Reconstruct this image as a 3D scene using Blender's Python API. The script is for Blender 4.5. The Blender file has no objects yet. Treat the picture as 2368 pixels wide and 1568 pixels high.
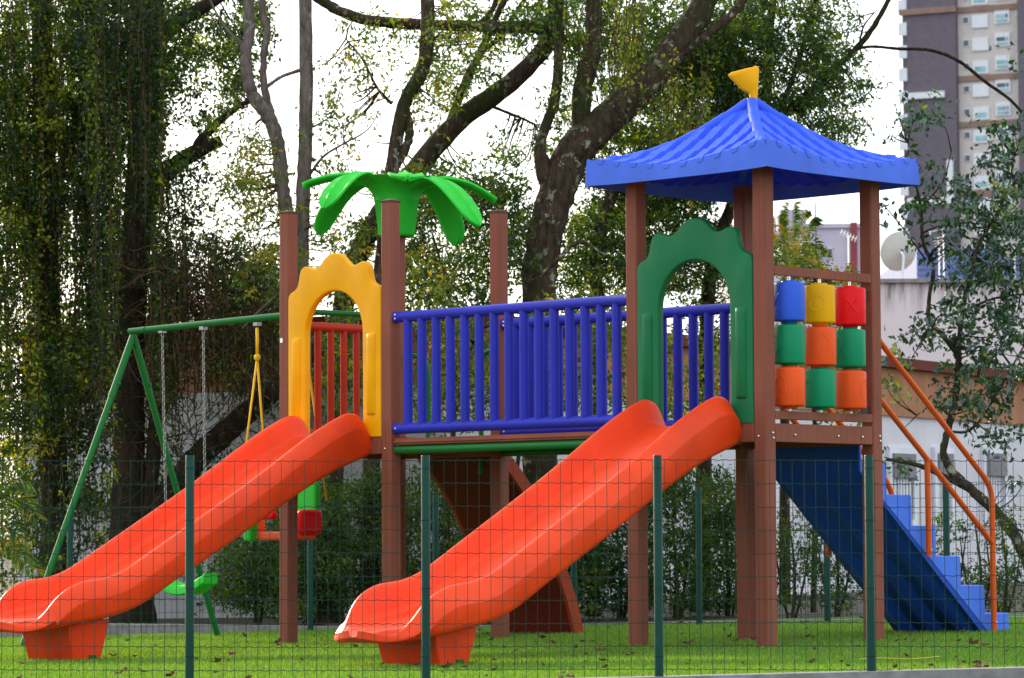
import bpy, bmesh, math, random
import numpy as np
from mathutils import Vector, Matrix
random.seed(7); rng = np.random.default_rng(11)
R = math.radians
col = bpy.context.scene.collection
# ------------------------------------------------------------------ camera
F = 7351.17; W0, H0 = 2368., 1568.
PITCH, ROLL, CZ = .0627, -.0043, .6656
c_, s_ = math.cos(PITCH), math.sin(PITCH); cr, sr = math.cos(ROLL), math.sin(ROLL)
FW = Vector((0, c_, s_)); A0 = Vector((1, 0, 0)); B0 = Vector((0, -s_, c_))
RT = cr*A0 + sr*B0; UP = cr*B0 - sr*A0; CO = Vector((0, 0, CZ))
def ray(px, py): return FW + RT*((px-W0/2)/F) - UP*((py-H0/2)/F)
def at(px, py, Y):
    r = ray(px, py); return CO + r*(Y/r.y)
def onplane(px, py, p0, d):            # vertical plane through p0 (x,y) with horizontal direction d
    n = Vector((-d[1], d[0])); r = ray(px, py)
    t = ((p0[0]-CO.x)*n.x + (p0[1]-CO.y)*n.y)/(r.x*n.x + r.y*n.y)
    return CO + r*t
def gz(x): return .0208*max(-15, min(15, x))
cam = bpy.data.objects.new('camera', bpy.data.cameras.new('camera')); col.objects.link(cam)
cam.matrix_world = Matrix(((RT.x, UP.x, -FW.x, CO.x), (RT.y, UP.y, -FW.y, CO.y), (RT.z, UP.z, -FW.z, CO.z), (0, 0, 0, 1)))
cam.data.sensor_width = 36; cam.data.lens = 36*F/W0; cam.data.clip_end = 3000; cam.data.clip_start = .5
cam.data.dof.use_dof = True; cam.data.dof.focus_distance = 18.0; cam.data.dof.aperture_fstop = 8
sc = bpy.context.scene; sc.camera = cam
sc.view_settings.view_transform = 'Standard'; sc.view_settings.look = 'None'
sc.view_settings.exposure = 0
# ------------------------------------------------------------------ light
SUN = Vector((-.50, .80, .34)).normalized()     # towards the sun
w = bpy.data.worlds.new('World'); sc.world = w; w.use_nodes = True
nt = w.node_tree; bg = nt.nodes['Background']
sky = nt.nodes.new('ShaderNodeTexSky'); sky.sky_type = 'NISHITA'; sky.sun_disc = False
sky.sun_elevation = math.asin(SUN.z); sky.sun_rotation = math.atan2(SUN.x, SUN.y)
sky.dust_density = 3.0; sky.air_density = 1.0; sky.ozone_density = 1.0
nt.links.new(sky.outputs[0], bg.inputs[0]); bg.inputs[1].default_value = .07
hz = nt.nodes.new('ShaderNodeBackground'); hz.inputs[0].default_value = (.88, .97, 1, 1); hz.inputs[1].default_value = 1.36   # bright high haze
ad = nt.nodes.new('ShaderNodeAddShader'); nt.links.new(bg.outputs[0], ad.inputs[0]); nt.links.new(hz.outputs[0], ad.inputs[1])
nt.links.new(ad.outputs[0], nt.nodes['World Output'].inputs[0])
ld = bpy.data.lights.new('sun', 'SUN'); ld.energy = 4.6; ld.angle = R(.6); ld.color = (1, .86, .62)
lo = bpy.data.objects.new('sun', ld); col.objects.link(lo); lo.rotation_euler = (-SUN).to_track_quat('-Z', 'Y').to_euler()
lo.location = (-10, 30, 20)
# ------------------------------------------------------------------ materials
def newmat(name):
    m = bpy.data.materials.new(name); m.use_nodes = True; return m, m.node_tree, m.node_tree.nodes['Principled BSDF']
def N(nt, t, **k):
    n = nt.nodes.new(t)
    for a, b in k.items():
        if a.startswith('i_'): n.inputs[a[2:].replace('_', ' ')].default_value = b
        else: setattr(n, a, b)
    return n
def ramp(nt, stops):
    r = nt.nodes.new('ShaderNodeValToRGB'); e = r.color_ramp.elements
    while len(e) < len(stops): e.new(.5)
    for i, (p, c) in enumerate(stops): e[i].position = p; e[i].color = (*c, 1)
    return r
def mul(c, k): return tuple(min(1, x*k) for x in c)
def plastic(name, c, rough=.42, var=.12, bump=.05, scale=260, spec=.18):
    m, nt, b = newmat(name); L = nt.links.new
    tc = N(nt, 'ShaderNodeTexCoord')
    n1 = N(nt, 'ShaderNodeTexNoise', i_Scale=3.5, i_Detail=5.0); L(tc.outputs['Object'], n1.inputs['Vector'])
    r = ramp(nt, [(.3, mul(c, 1-var)), (.7, mul(c, 1+var*.5))]); L(n1.outputs[0], r.inputs[0])
    n4 = N(nt, 'ShaderNodeTexNoise', i_Scale=14.0, i_Detail=10.0, i_Roughness=.75, i_Distortion=.6); L(tc.outputs['Object'], n4.inputs['Vector'])
    r4 = ramp(nt, [(.56, (0, 0, 0)), (.78, (.16, .16, .16))]); L(n4.outputs[0], r4.inputs[0])
    wm = N(nt, 'ShaderNodeMixRGB'); L(r4.outputs[0], wm.inputs[0]); L(r.outputs[0], wm.inputs[1]); wm.inputs[2].default_value = (*[min(1, x*.75+.07) for x in c], 1)
    L(wm.outputs[0], b.inputs['Base Color'])
    n2 = N(nt, 'ShaderNodeTexNoise', i_Scale=scale, i_Detail=2.0); L(tc.outputs['Object'], n2.inputs['Vector'])
    bp = N(nt, 'ShaderNodeBump', i_Strength=bump, i_Distance=.01); L(n2.outputs[0], bp.inputs['Height']); L(bp.outputs[0], b.inputs['Normal'])
    rr = N(nt, 'ShaderNodeMapRange'); rr.inputs['To Min'].default_value = rough-.06; rr.inputs['To Max'].default_value = rough+.1
    L(n1.outputs[0], rr.inputs[0]); L(rr.outputs[0], b.inputs['Roughness'])
    b.inputs['Specular IOR Level'].default_value = spec
    return m
def lumber(name, c):
    m, nt, b = newmat(name); L = nt.links.new
    tc = N(nt, 'ShaderNodeTexCoord'); mp = N(nt, 'ShaderNodeMapping'); mp.inputs['Scale'].default_value = (60, 60, 1.6)
    L(tc.outputs['Object'], mp.inputs[0])
    n1 = N(nt, 'ShaderNodeTexNoise', i_Scale=1.0, i_Detail=6.0, i_Roughness=.65); L(mp.outputs[0], n1.inputs['Vector'])
    n3 = N(nt, 'ShaderNodeTexNoise', i_Scale=2.2, i_Detail=3.0); L(tc.outputs['Object'], n3.inputs['Vector'])
    mx = N(nt, 'ShaderNodeMath', operation='ADD'); L(n1.outputs[0], mx.inputs[0]); L(n3.outputs[0], mx.inputs[1])
    r = ramp(nt, [(.35, mul(c, .72)), (.65, mul(c, 1.12))])
    hf = N(nt, 'ShaderNodeMath', operation='MULTIPLY'); hf.inputs[1].default_value = .5; L(mx.outputs[0], hf.inputs[0]); L(hf.outputs[0], r.inputs[0])
    L(r.outputs[0], b.inputs['Base Color'])
    bp = N(nt, 'ShaderNodeBump', i_Strength=.35, i_Distance=.004); L(n1.outputs[0], bp.inputs['Height']); L(bp.outputs[0], b.inputs['Normal'])
    b.inputs['Roughness'].default_value = .62; b.inputs['Specular IOR Level'].default_value = .3
    return m
def stone(name, c, c2, scale=4, rough=.85, bump=.3, stretch=(1, 1, 1)):
    m, nt, b = newmat(name); L = nt.links.new
    tc = N(nt, 'ShaderNodeTexCoord'); mp = N(nt, 'ShaderNodeMapping'); mp.inputs['Scale'].default_value = stretch; L(tc.outputs['Object'], mp.inputs[0])
    n1 = N(nt, 'ShaderNodeTexNoise', i_Scale=scale, i_Detail=8.0, i_Roughness=.6); L(mp.outputs[0], n1.inputs['Vector'])
    r = ramp(nt, [(.35, c2), (.62, c)]); L(n1.outputs[0], r.inputs[0]); L(r.outputs[0], b.inputs['Base Color'])
    bp = N(nt, 'ShaderNodeBump', i_Strength=bump, i_Distance=.02); L(n1.outputs[0], bp.inputs['Height']); L(bp.outputs[0], b.inputs['Normal'])
    b.inputs['Roughness'].default_value = rough; return m
def bark(name, c, c2, lichen=(.45, .46, .36), amt=.62, moss=None):
    m, nt, b = newmat(name); L = nt.links.new
    tc = N(nt, 'ShaderNodeTexCoord'); mp = N(nt, 'ShaderNodeMapping'); mp.inputs['Scale'].default_value = (9, 9, 2.2); L(tc.outputs['Object'], mp.inputs[0])
    n1 = N(nt, 'ShaderNodeTexNoise', i_Scale=3.0, i_Detail=9.0, i_Roughness=.7); L(mp.outputs[0], n1.inputs['Vector'])
    r = ramp(nt, [(.35, c2), (.65, c)]); L(n1.outputs[0], r.inputs[0])
    n2 = N(nt, 'ShaderNodeTexNoise', i_Scale=9.0, i_Detail=6.0, i_Roughness=.75); L(tc.outputs['Object'], n2.inputs['Vector'])
    r2 = ramp(nt, [(amt, (0, 0, 0)), (amt+.06, (1, 1, 1))]); L(n2.outputs[0], r2.inputs[0])
    mx = N(nt, 'ShaderNodeMixRGB'); L(r2.outputs[0], mx.inputs[0]); L(r.outputs[0], mx.inputs[1]); mx.inputs[2].default_value = (*lichen, 1)
    out = mx
    if moss:
        n3 = N(nt, 'ShaderNodeTexNoise', i_Scale=2.0, i_Detail=5.0); L(tc.outputs['Object'], n3.inputs['Vector'])
        r3 = ramp(nt, [(.5, (0, 0, 0)), (.62, (.8, .8, .8))]); L(n3.outputs[0], r3.inputs[0])
        m3 = N(nt, 'ShaderNodeMixRGB'); L(r3.outputs[0], m3.inputs[0]); L(mx.outputs[0], m3.inputs[1]); m3.inputs[2].default_value = (*moss, 1); out = m3
    L(out.outputs[0], b.inputs['Base Color'])
    bp = N(nt, 'ShaderNodeBump', i_Strength=.9, i_Distance=.05); L(n1.outputs[0], bp.inputs['Height']); L(bp.outputs[0], b.inputs['Normal'])
    b.inputs['Roughness'].default_value = .9; b.inputs['Specular IOR Level'].default_value = .15; return m
def leafmat(name, stops, trans=.45, gloss=.07, grough=.4):
    m, nt, b = newmat(name); L = nt.links.new; nt.nodes.remove(b); out = nt.nodes['Material Output']
    a = N(nt, 'ShaderNodeAttribute', attribute_name='tint'); r = ramp(nt, stops); L(a.outputs['Fac'], r.inputs[0])
    d = N(nt, 'ShaderNodeBsdfDiffuse'); L(r.outputs[0], d.inputs[0])
    hs = N(nt, 'ShaderNodeMixRGB', blend_type='MULTIPLY'); hs.inputs[0].default_value = 1; hs.inputs[2].default_value = (2.1, 1.9, .35, 1); L(r.outputs[0], hs.inputs[1])
    t = N(nt, 'ShaderNodeBsdfTranslucent'); L(hs.outputs[0], t.inputs[0])
    mx = N(nt, 'ShaderNodeMixShader'); mx.inputs[0].default_value = trans; L(d.outputs[0], mx.inputs[1]); L(t.outputs[0], mx.inputs[2])
    g = N(nt, 'ShaderNodeBsdfGlossy'); g.inputs['Roughness'].default_value = grough; g.inputs[0].default_value = (.8, .9, 1, 1)
    m2 = N(nt, 'ShaderNodeMixShader'); m2.inputs[0].default_value = gloss; L(mx.outputs[0], m2.inputs[1]); L(g.outputs[0], m2.inputs[2])
    L(m2.outputs[0], out.inputs[0]); return m
def metal(name, c, rough=.35):
    m, nt, b = newmat(name); b.inputs['Base Color'].default_value = (*c, 1); b.inputs['Metallic'].default_value = 1; b.inputs['Roughness'].default_value = rough; return m
def glass(name, c, rough=.15):
    m, nt, b = newmat(name); L = nt.links.new
    tc = N(nt, 'ShaderNodeTexCoord'); n = N(nt, 'ShaderNodeTexNoise', i_Scale=.6, i_Detail=2.0); L(tc.outputs['Object'], n.inputs['Vector'])
    r = ramp(nt, [(.35, mul(c, .6)), (.65, c)]); L(n.outputs[0], r.inputs[0]); L(r.outputs[0], b.inputs['Base Color'])
    b.inputs['Roughness'].default_value = rough; return m
M = dict(
 red=plastic('red_plastic', (.95, .062, .009), .40, .2, .08, 90, spec=.24), yellow=plastic('yellow_plastic', (.98, .42, .0), .4),
 blue=plastic('blue_plastic', (.055, .13, .82), .62, spec=.08), navy=plastic('dark_blue_tube', (.026, .032, .44), .42),
 stair=plastic('stair_blue', (.08, .20, .85), .45), stairshade=plastic('shaded_stair_blue', (.014, .075, .46), .5),  # second stair blue is darkened to paint in the shade underneath
 green=plastic('green_panel', (.010, .17, .062), .42), drumgreen=plastic('drum_green', (.005, .27, .12), .42),
 lime=plastic('lime_plastic', (.03, .58, .04), .46), orange=plastic('orange_plastic', (.93, .10, .015), .42),
 drumred=plastic('drum_red', (.90, .008, .014), .42), drumyellow=plastic('drum_yellow', (.93, .44, .0), .42),
 drumblue=plastic('drum_blue', (.04, .13, .80), .42), tube_green=plastic('green_steel', (.012, .15, .03), .3, .08, .01),
 tube_orange=plastic('orange_steel', (.74, .10, .006), .36, .1, .01), tube_red=plastic('red_tube', (.5, .035, .012), .42),
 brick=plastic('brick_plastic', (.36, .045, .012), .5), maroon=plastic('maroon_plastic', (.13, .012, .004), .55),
 fence=plastic('fence_green', (.003, .05, .035), .35, .15, .02), fencew=plastic('fence_wire', (.006, .038, .028), .35, .2, .0),
 roofin=plastic('roof_underside_blue', (.035, .06, .85), .6, spec=.08), fascia=plastic('roof_edge_blue', (.09, .18, .80), .62, .15, spec=.10), strap=plastic('faded_strap', (.55, .48, .08), .7), post=lumber('recycled_lumber', (.27, .074, .043)), cap=plastic('cap_brown', (.10, .045, .03), .6),
 steel=metal('steel', (.75, .75, .75), .3), zinc=metal('zinc_chain', (.40, .39, .38), .5),
 salmon=plastic('salmon_plastic', (.75, .12, .05), .45), rope=plastic('yellow_rope', (.85, .48, .01), .6),
 concrete=stone('concrete', (.30, .29, .28), (.20, .19, .18), 12), asphalt=stone('asphalt', (.07, .07, .07), (.045, .045, .045), 40),
 soil=stone('soil', (.075, .05, .03), (.03, .022, .014), 6),
 white=stone('white_render', (.72, .69, .74), (.60, .57, .62), 1.2, .9, .1), tan=stone('tan_render', (.45, .20, .10), (.33, .14, .075), 3, .9, .4, (1, 1, .3)),
 cream=stone('cream_render', (.64, .57, .55), (.57, .50, .49), 1, .9, .05), slate=stone('slate_cladding', (.15, .125, .155), (.125, .10, .13), 2, .8, .05),
 bandbrown=stone('brown_band', (.30, .19, .15), (.24, .15, .12), 1, .85, .05), pink=stone('pink_render', (.62, .54, .66), (.54, .46, .58), .6, .9, .05),
 wine=stone('wine_render', (.30, .06, .07), (.24, .05, .06), 1, .85, .05), dish=plastic('dish_grey', (.55, .54, .52), .6),
 winwhite=plastic('window_white', (.78, .78, .84), .5), bluepanel=stone('blue_cladding', (.16, .21, .46), (.13, .17, .40), 1, .6, .05),
 glass=glass('window_glass', (.32, .55, .62)), darkglass=glass('dark_glass', (.08, .11, .14)), shutterg=plastic('grey_shutter', (.25, .23, .25), .7),
 bark_pale=bark('pale_bark', (.26, .21, .19), (.085, .06, .052), (.34, .33, .29), .60), bark_dark=bark('dark_bark', (.075, .048, .032), (.018, .011, .008), (.10, .10, .06), .66, (.02, .03, .008)),
 bark_mid=bark('lichen_bark', (.125, .080, .058), (.026, .016, .012), (.42, .43, .30), .57, (.035, .045, .012)),
 twig=bark('twig_bark', (.09, .06, .045), (.03, .02, .015)), vine=bark('vine_stem', (.16, .09, .05), (.06, .03, .018)),
 deadleaf=stone('dead_leaf', (.22, .10, .05), (.09, .035, .02), 20, .8, .2),
)
G0 = (.010, .020, .007); G1 = (.026, .052, .012); G2 = (.07, .12, .018); G3 = (.20, .22, .02)
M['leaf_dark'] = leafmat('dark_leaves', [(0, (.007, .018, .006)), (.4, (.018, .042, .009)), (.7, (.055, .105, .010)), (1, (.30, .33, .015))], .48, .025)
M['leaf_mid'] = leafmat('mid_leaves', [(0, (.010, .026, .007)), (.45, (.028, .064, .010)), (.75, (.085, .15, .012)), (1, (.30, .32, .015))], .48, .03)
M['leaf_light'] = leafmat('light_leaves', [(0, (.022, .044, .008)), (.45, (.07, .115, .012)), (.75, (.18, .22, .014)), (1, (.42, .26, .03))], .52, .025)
M['leaf_gloss'] = leafmat('glossy_leaves', [(0, (.010, .030, .012)), (.6, (.022, .062, .018)), (.9, (.06, .14, .016)), (1, (.30, .32, .015))], .32, .09, .3)
M['leaf_hedge'] = leafmat('hedge_leaves', [(0, (.016, .042, .009)), (.5, (.045, .095, .014)), (.85, (.10, .17, .016)), (1, (.25, .13, .03))], .4, .02)
M['blade'] = leafmat('turf_blades', [(0, (.07, .17, .026)), (.6, (.125, .27, .04)), (1, (.26, .37, .055))], .35, .02)
def turf_mat():
    m, nt, b = newmat('turf'); L = nt.links.new
    tc = N(nt, 'ShaderNodeTexCoord')
    n1 = N(nt, 'ShaderNodeTexNoise', i_Scale=160.0, i_Detail=4.0); L(tc.outputs['Object'], n1.inputs['Vector'])
    n2 = N(nt, 'ShaderNodeTexNoise', i_Scale=1.3, i_Detail=4.0); L(tc.outputs['Object'], n2.inputs['Vector'])
    ad = N(nt, 'ShaderNodeMath', operation='MULTIPLY'); L(n1.outputs[0], ad.inputs[0]); L(n2.outputs[0], ad.inputs[1])
    r = ramp(nt, [(.12, (.05, .11, .016)), (.4, (.14, .27, .035))]); L(ad.outputs[0], r.inputs[0]); L(r.outputs[0], b.inputs['Base Color'])
    bp = N(nt, 'ShaderNodeBump', i_Strength=.8, i_Distance=.02); L(n1.outputs[0], bp.inputs['Height']); L(bp.outputs[0], b.inputs['Normal'])
    b.inputs['Roughness'].default_value = .8; return m
M['turf'] = turf_mat()
def stained():
    m, nt, b = newmat('stained_wall'); L = nt.links.new
    tc = N(nt, 'ShaderNodeTexCoord'); mp = N(nt, 'ShaderNodeMapping'); mp.inputs['Scale'].default_value = (5, 5, .8); L(tc.outputs['Object'], mp.inputs[0])
    n1 = N(nt, 'ShaderNodeTexNoise', i_Scale=1.0, i_Detail=8.0, i_Roughness=.65); L(mp.outputs[0], n1.inputs['Vector'])
    sx = N(nt, 'ShaderNodeSeparateXYZ'); L(tc.outputs['Object'], sx.inputs[0])
    mr = N(nt, 'ShaderNodeMapRange'); mr.inputs['From Min'].default_value = -.55; mr.inputs['From Max'].default_value = .0; mr.inputs['To Min'].default_value = 0; mr.inputs['To Max'].default_value = .3
    L(sx.outputs['Z'], mr.inputs[0])
    ad = N(nt, 'ShaderNodeMath', operation='SUBTRACT'); L(n1.outputs[0], ad.inputs[0]); L(mr.outputs[0], ad.inputs[1])
    r = ramp(nt, [(.14, (.16, .14, .15)), (.27, (.52, .45, .46)), (.42, (.72, .65, .67))]); L(ad.outputs[0], r.inputs[0]); L(r.outputs[0], b.inputs['Base Color'])
    b.inputs['Roughness'].default_value = .9; return m
M['stained'] = stained()
# ------------------------------------------------------------------ mesh builder
class MB:
    def __init__(s): s.v = []; s.f = []
    def add(s, vs, fs):
        k = len(s.v); s.v += [tuple(v) for v in vs]; s.f += [tuple(i+k for i in f) for f in fs]; return s
    def box(s, x0, x1, y0, y1, z0, z1):
        vs = [(x, y, z) for x in (x0, x1) for y in (y0, y1) for z in (z0, z1)]
        return s.add(vs, [(0, 1, 3, 2), (4, 6, 7, 5), (0, 4, 5, 1), (2, 3, 7, 6), (0, 2, 6, 4), (1, 5, 7, 3)])
    def prism(s, poly, t0, t1, fn):     # fn(p, t) -> 3d
        n = len(poly); vs = [fn(p, t0) for p in poly]+[fn(p, t1) for p in poly]
        fs = [(i, (i+1) % n, n+(i+1) % n, n+i) for i in range(n)]
        return s.add(vs, fs+[tuple(range(n))[::-1], tuple(range(n, 2*n))])
    def loft(s, secs, closed=True, caps=True):
        n = len(secs[0]); vs = [p for sec in secs for p in sec]; fs = []
        for k in range(len(secs)-1):
            for i in range(n if closed else n-1):
                j = (i+1) % n; fs.append((k*n+i, k*n+j, (k+1)*n+j, (k+1)*n+i))
        if caps: fs += [tuple(range(n))[::-1], tuple(range((len(secs)-1)*n, len(secs)*n))]
        return s.add(vs, fs)
    def tube(s, pts, r, n=10, caps=True, wob=0):
        pts = [Vector(p) for p in pts]; m = len(pts)
        if not hasattr(r, '__len__'): r = [r]*m
        t = (pts[1]-pts[0]).normalized(); u = t.orthogonal().normalized(); secs = []
        for i, p in enumerate(pts):
            d = (pts[min(i+1, m-1)]-pts[max(i-1, 0)])
            d = d.normalized() if d.length > 1e-9 else t
            u = (u-d*u.dot(d)).normalized(); w_ = d.cross(u)
            secs.append([p+(u*math.cos(a)+w_*math.sin(a))*(r[i]*(1+(random.uniform(-wob, wob) if wob else 0))) for a in [2*math.pi*k/n for k in range(n)]])
        return s.loft(secs, True, caps)
    def torus(s, c, R1, r, ax=Vector((0, 0, 1)), sx=1, n=10, m=5, up=None):
        ax = ax.normalized(); u = (up or ax.orthogonal()).normalized(); w_ = ax.cross(u); vs = []; fs = []
        for i in range(n):
            a = 2*math.pi*i/n; d = u*math.cos(a)*sx+w_*math.sin(a); dd = (u*math.cos(a)+w_*math.sin(a)).normalized()
            for j in range(m):
                b = 2*math.pi*j/m; vs.append(Vector(c)+d*R1+dd*r*math.cos(b)+ax*r*math.sin(b))
        for i in range(n):
            for j in range(m): fs.append((i*m+j, ((i+1) % n)*m+j, ((i+1) % n)*m+(j+1) % m, i*m+(j+1) % m))
        return s.add(vs, fs)
    def mesh(s, name, mat, smooth=False, recalc=True):
        me = bpy.data.meshes.new(name); me.from_pydata(s.v, [], s.f)
        if recalc:
            bm = bmesh.new(); bm.from_mesh(me); bmesh.ops.recalc_face_normals(bm, faces=bm.faces); bm.to_mesh(me); bm.free()
        me.materials.append(mat)
        if smooth: me.polygons.foreach_set('use_smooth', [True]*len(me.polygons))
        return me
    def build(s, name, mat, parent=None, smooth=False, bevel=0, seg=2, auto=None, recalc=True):
        me = s.mesh(name, mat, smooth or auto is not None or bevel > 0, recalc)
        o = bpy.data.objects.new(name, me); col.objects.link(o)
        if parent: o.parent = parent
        if bevel:
            b = o.modifiers.new('bevel', 'BEVEL'); b.width = bevel; b.segments = seg; b.limit_method = 'ANGLE'; b.angle_limit = R(35); b.harden_normals = False
        if auto is not None: me.set_sharp_from_angle(angle=R(auto))
        elif bevel and not smooth: me.set_sharp_from_angle(angle=R(50))
        return o
def tag(o, label=None, cat=None, group=None, kind=None):
    if label: o['label'] = label
    if cat: o['category'] = cat
    if group: o['group'] = group
    if kind: o['kind'] = kind
    return o
def empty(name, loc, rz=0):
    o = bpy.data.objects.new(name, None); col.objects.link(o); o.location = loc; o.rotation_euler = (0, 0, rz); o.empty_display_size = .2; return o
def spline(pts, k=6):
    P = [np.array(p, float) for p in pts]; P = [2*P[0]-P[1]]+P+[2*P[-1]-P[-2]]; out = []
    for i in range(1, len(P)-2):
        for j in range(k):
            t = j/k; a, b, c, d = P[i-1:i+3]
            out.append(.5*((2*b)+(-a+c)*t+(2*a-5*b+4*c-d)*t*t+(-a+3*b-3*c+d)*t**3))
    out.append(P[-2]); return out
# ------------------------------------------------------------------ frame of the play set
TH = .7766; NX, NY = 1.4632, 18.4087; SN, CS = math.sin(TH), math.cos(TH)
def T(a, b): return NX+SN*a-CS*b, NY+CS*a+SN*b
RZ = math.atan2(CS, SN)
ps = empty('play_structure', (NX, NY, 0), RZ)
tag(ps, 'colourful play set of two brown post towers joined by a blue bridge', 'play structure')
def G(a, b): return gz(T(a, b)[0])
# posts
hw = .0457; ch = .010
def post(a, b, top, capped=True, lean=0):
    z0 = G(a, b)-.03; m = MB()
    sec = []
    for (x, y) in [(-hw, -hw+ch), (-hw+.003, -hw+.003), (-hw+ch, -hw), (hw-ch, -hw), (hw-.003, -hw+.003), (hw, -hw+ch), (hw, hw-ch), (hw-.003, hw-.003), (hw-ch, hw), (-hw+ch, hw), (-hw+.003, hw-.003), (-hw, hw-ch)]:
        sec.append((x, y))
    m.loft([[(a+x, b+y, z) for x, y in sec] for z in (z0, 1.0, 2.0, top)])
    o = m.build('post', M['post'], ps)
    if capped:
        c = MB(); e = hw+.003
        c.loft([[(a+sx*k, b+sy*k, z) for sx, sy in ((-1, -1), (1, -1), (1, 1), (-1, 1))] for k, z in ((e, top-.012), (e, top), (.01, top+.013))])
        c.build('cap', M['cap'], o)
    def bolt(x, y, z, nx, ny):
        p = Vector((x, y, z)); n = Vector((nx, ny, 0)); MB().tube([p, p+n*.004, p+n*.007], [.009, .008, .004], 8).build('bolt', M['steel'], o, smooth=True)
    for z in (1.27,): bolt(a-hw, b+.01, z-.02, -1, 0); bolt(a+.015, b-hw, z, 0, -1); bolt(a+.02, b-hw, z-.03, 0, -1)
    return o
B1 = 3.155
for a, b in ((0, 0), (1, 0), (0, 1), (1, 1)): post(a, b, 2.86 if (a, b) != (0, 0) else 2.84, False)
for a, b in ((0, B1), (0, B1+1), (1, B1), (1, B1+1)): post(a, b, 2.866)
st = MB().box(-.048, -.0458, B1+1.008, B1+1.034, 1.985, 2.015).build('rating_plate', M['steel'], ps)
# decks and beams
for b0 in (0, B1):
    for q in ((-.042, -.012, b0+.048, b0+.952, 1.218, 1.329), (1.012, 1.042, b0+.048, b0+.952, 1.218, 1.329), (.048, .952, b0-.042, b0-.012, 1.218, 1.326), (.048, .952, b0+1.012, b0+1.042, 1.218, 1.326)):
        MB().box(*q).build('deck_beam', M['post'], ps, bevel=.004)
    m = MB()
    for k in range(9): m.box(-.008, 1.008, b0+.0+k*.111, b0+.105+k*.111, 1.285, 1.315)
    m.build('deck_floor', M['post'], ps, bevel=.003)
for x, z in ((.22, 1.262), (.62, 1.262), (.85, 1.262)): MB().tube([(x, -.044, z), (x, -.049, z), (x, -.051, z)], [.009, .008, .003], 8).build('bolt', M['steel'], ps, smooth=True)
# bridge
m = MB()
for k in range(18): m.box(.03, .97, 1.06+k*.1145, 1.165+k*.1145, 1.288, 1.312)
m.build('bridge_floor', M['post'], ps, bevel=.003)
for a in (0, 1):
    s = -1 if a == 0 else 1; m = MB()
    m.box(a-.02, a+.02, 1.05, B1-.05, 1.272, 1.314); m.box(a+s*.021, a+s*.030, 1.05, B1-.05, 1.285, 1.300)
    m.build('bridge_side_beam', M['post'], ps, bevel=.003)
for a in (0, 1): MB().tube([(a, 1.05, 1.240), (a, B1-.05, 1.240)], .026, 16).build('bridge_support_tube', M['tube_green'], ps, auto=40)
def rail(p0, p1, z0, z1, n, r, rb, mat, name, endgap):
    p0 = Vector(p0); p1 = Vector(p1); d = (p1-p0).normalized(); Ln = (p1-p0).length
    o = None
    for z, rr in ((z1, r), (z0, r)):
        m = MB(); a = p0+Vector((0, 0, z)); b = p1+Vector((0, 0, z))
        m.tube([a, a+d*.008, a+d*.03, b-d*.03, b-d*.008, b], [rr*.75, rr*1.12, rr, rr, rr*1.12, rr*.75], 16)
        if o is None: o = m.build(name, mat, ps, auto=45)
        else: m.build('bottom_rail', mat, o, auto=45)
    for k in range(n):
        q = p0+d*(endgap+(Ln-2*endgap)*k/(n-1)); c = MB()
        c.tube([q+Vector((0, 0, z0+r*.3)), q+Vector((0, 0, z0+.06)), q+Vector((0, 0, z1-.06)), q+Vector((0, 0, z1-r*.3))], [rb*.96, rb, rb, rb*.96], 10)
        c.build('baluster', mat, o, auto=40)
    return o
for a in (0, 1):
    o = rail((a, 1.045, 0), (a, B1-.045, 0), 1.378, 2.102, 15, .035, .0315, M['navy'], 'bridge_railing', .1155)
    for z in (2.115, 2.09, 1.378): MB().tube([(a-.034, B1-.075, z), (a-.038, B1-.075, z)], [.009, .006], 8).build('bolt', M['steel'], o, smooth=True)
rail((.045, B1+1, 0), (.955, B1+1, 0), 1.378, 2.105, 7, .032, .025, M['tube_red'], 'back_railing', .1)
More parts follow.
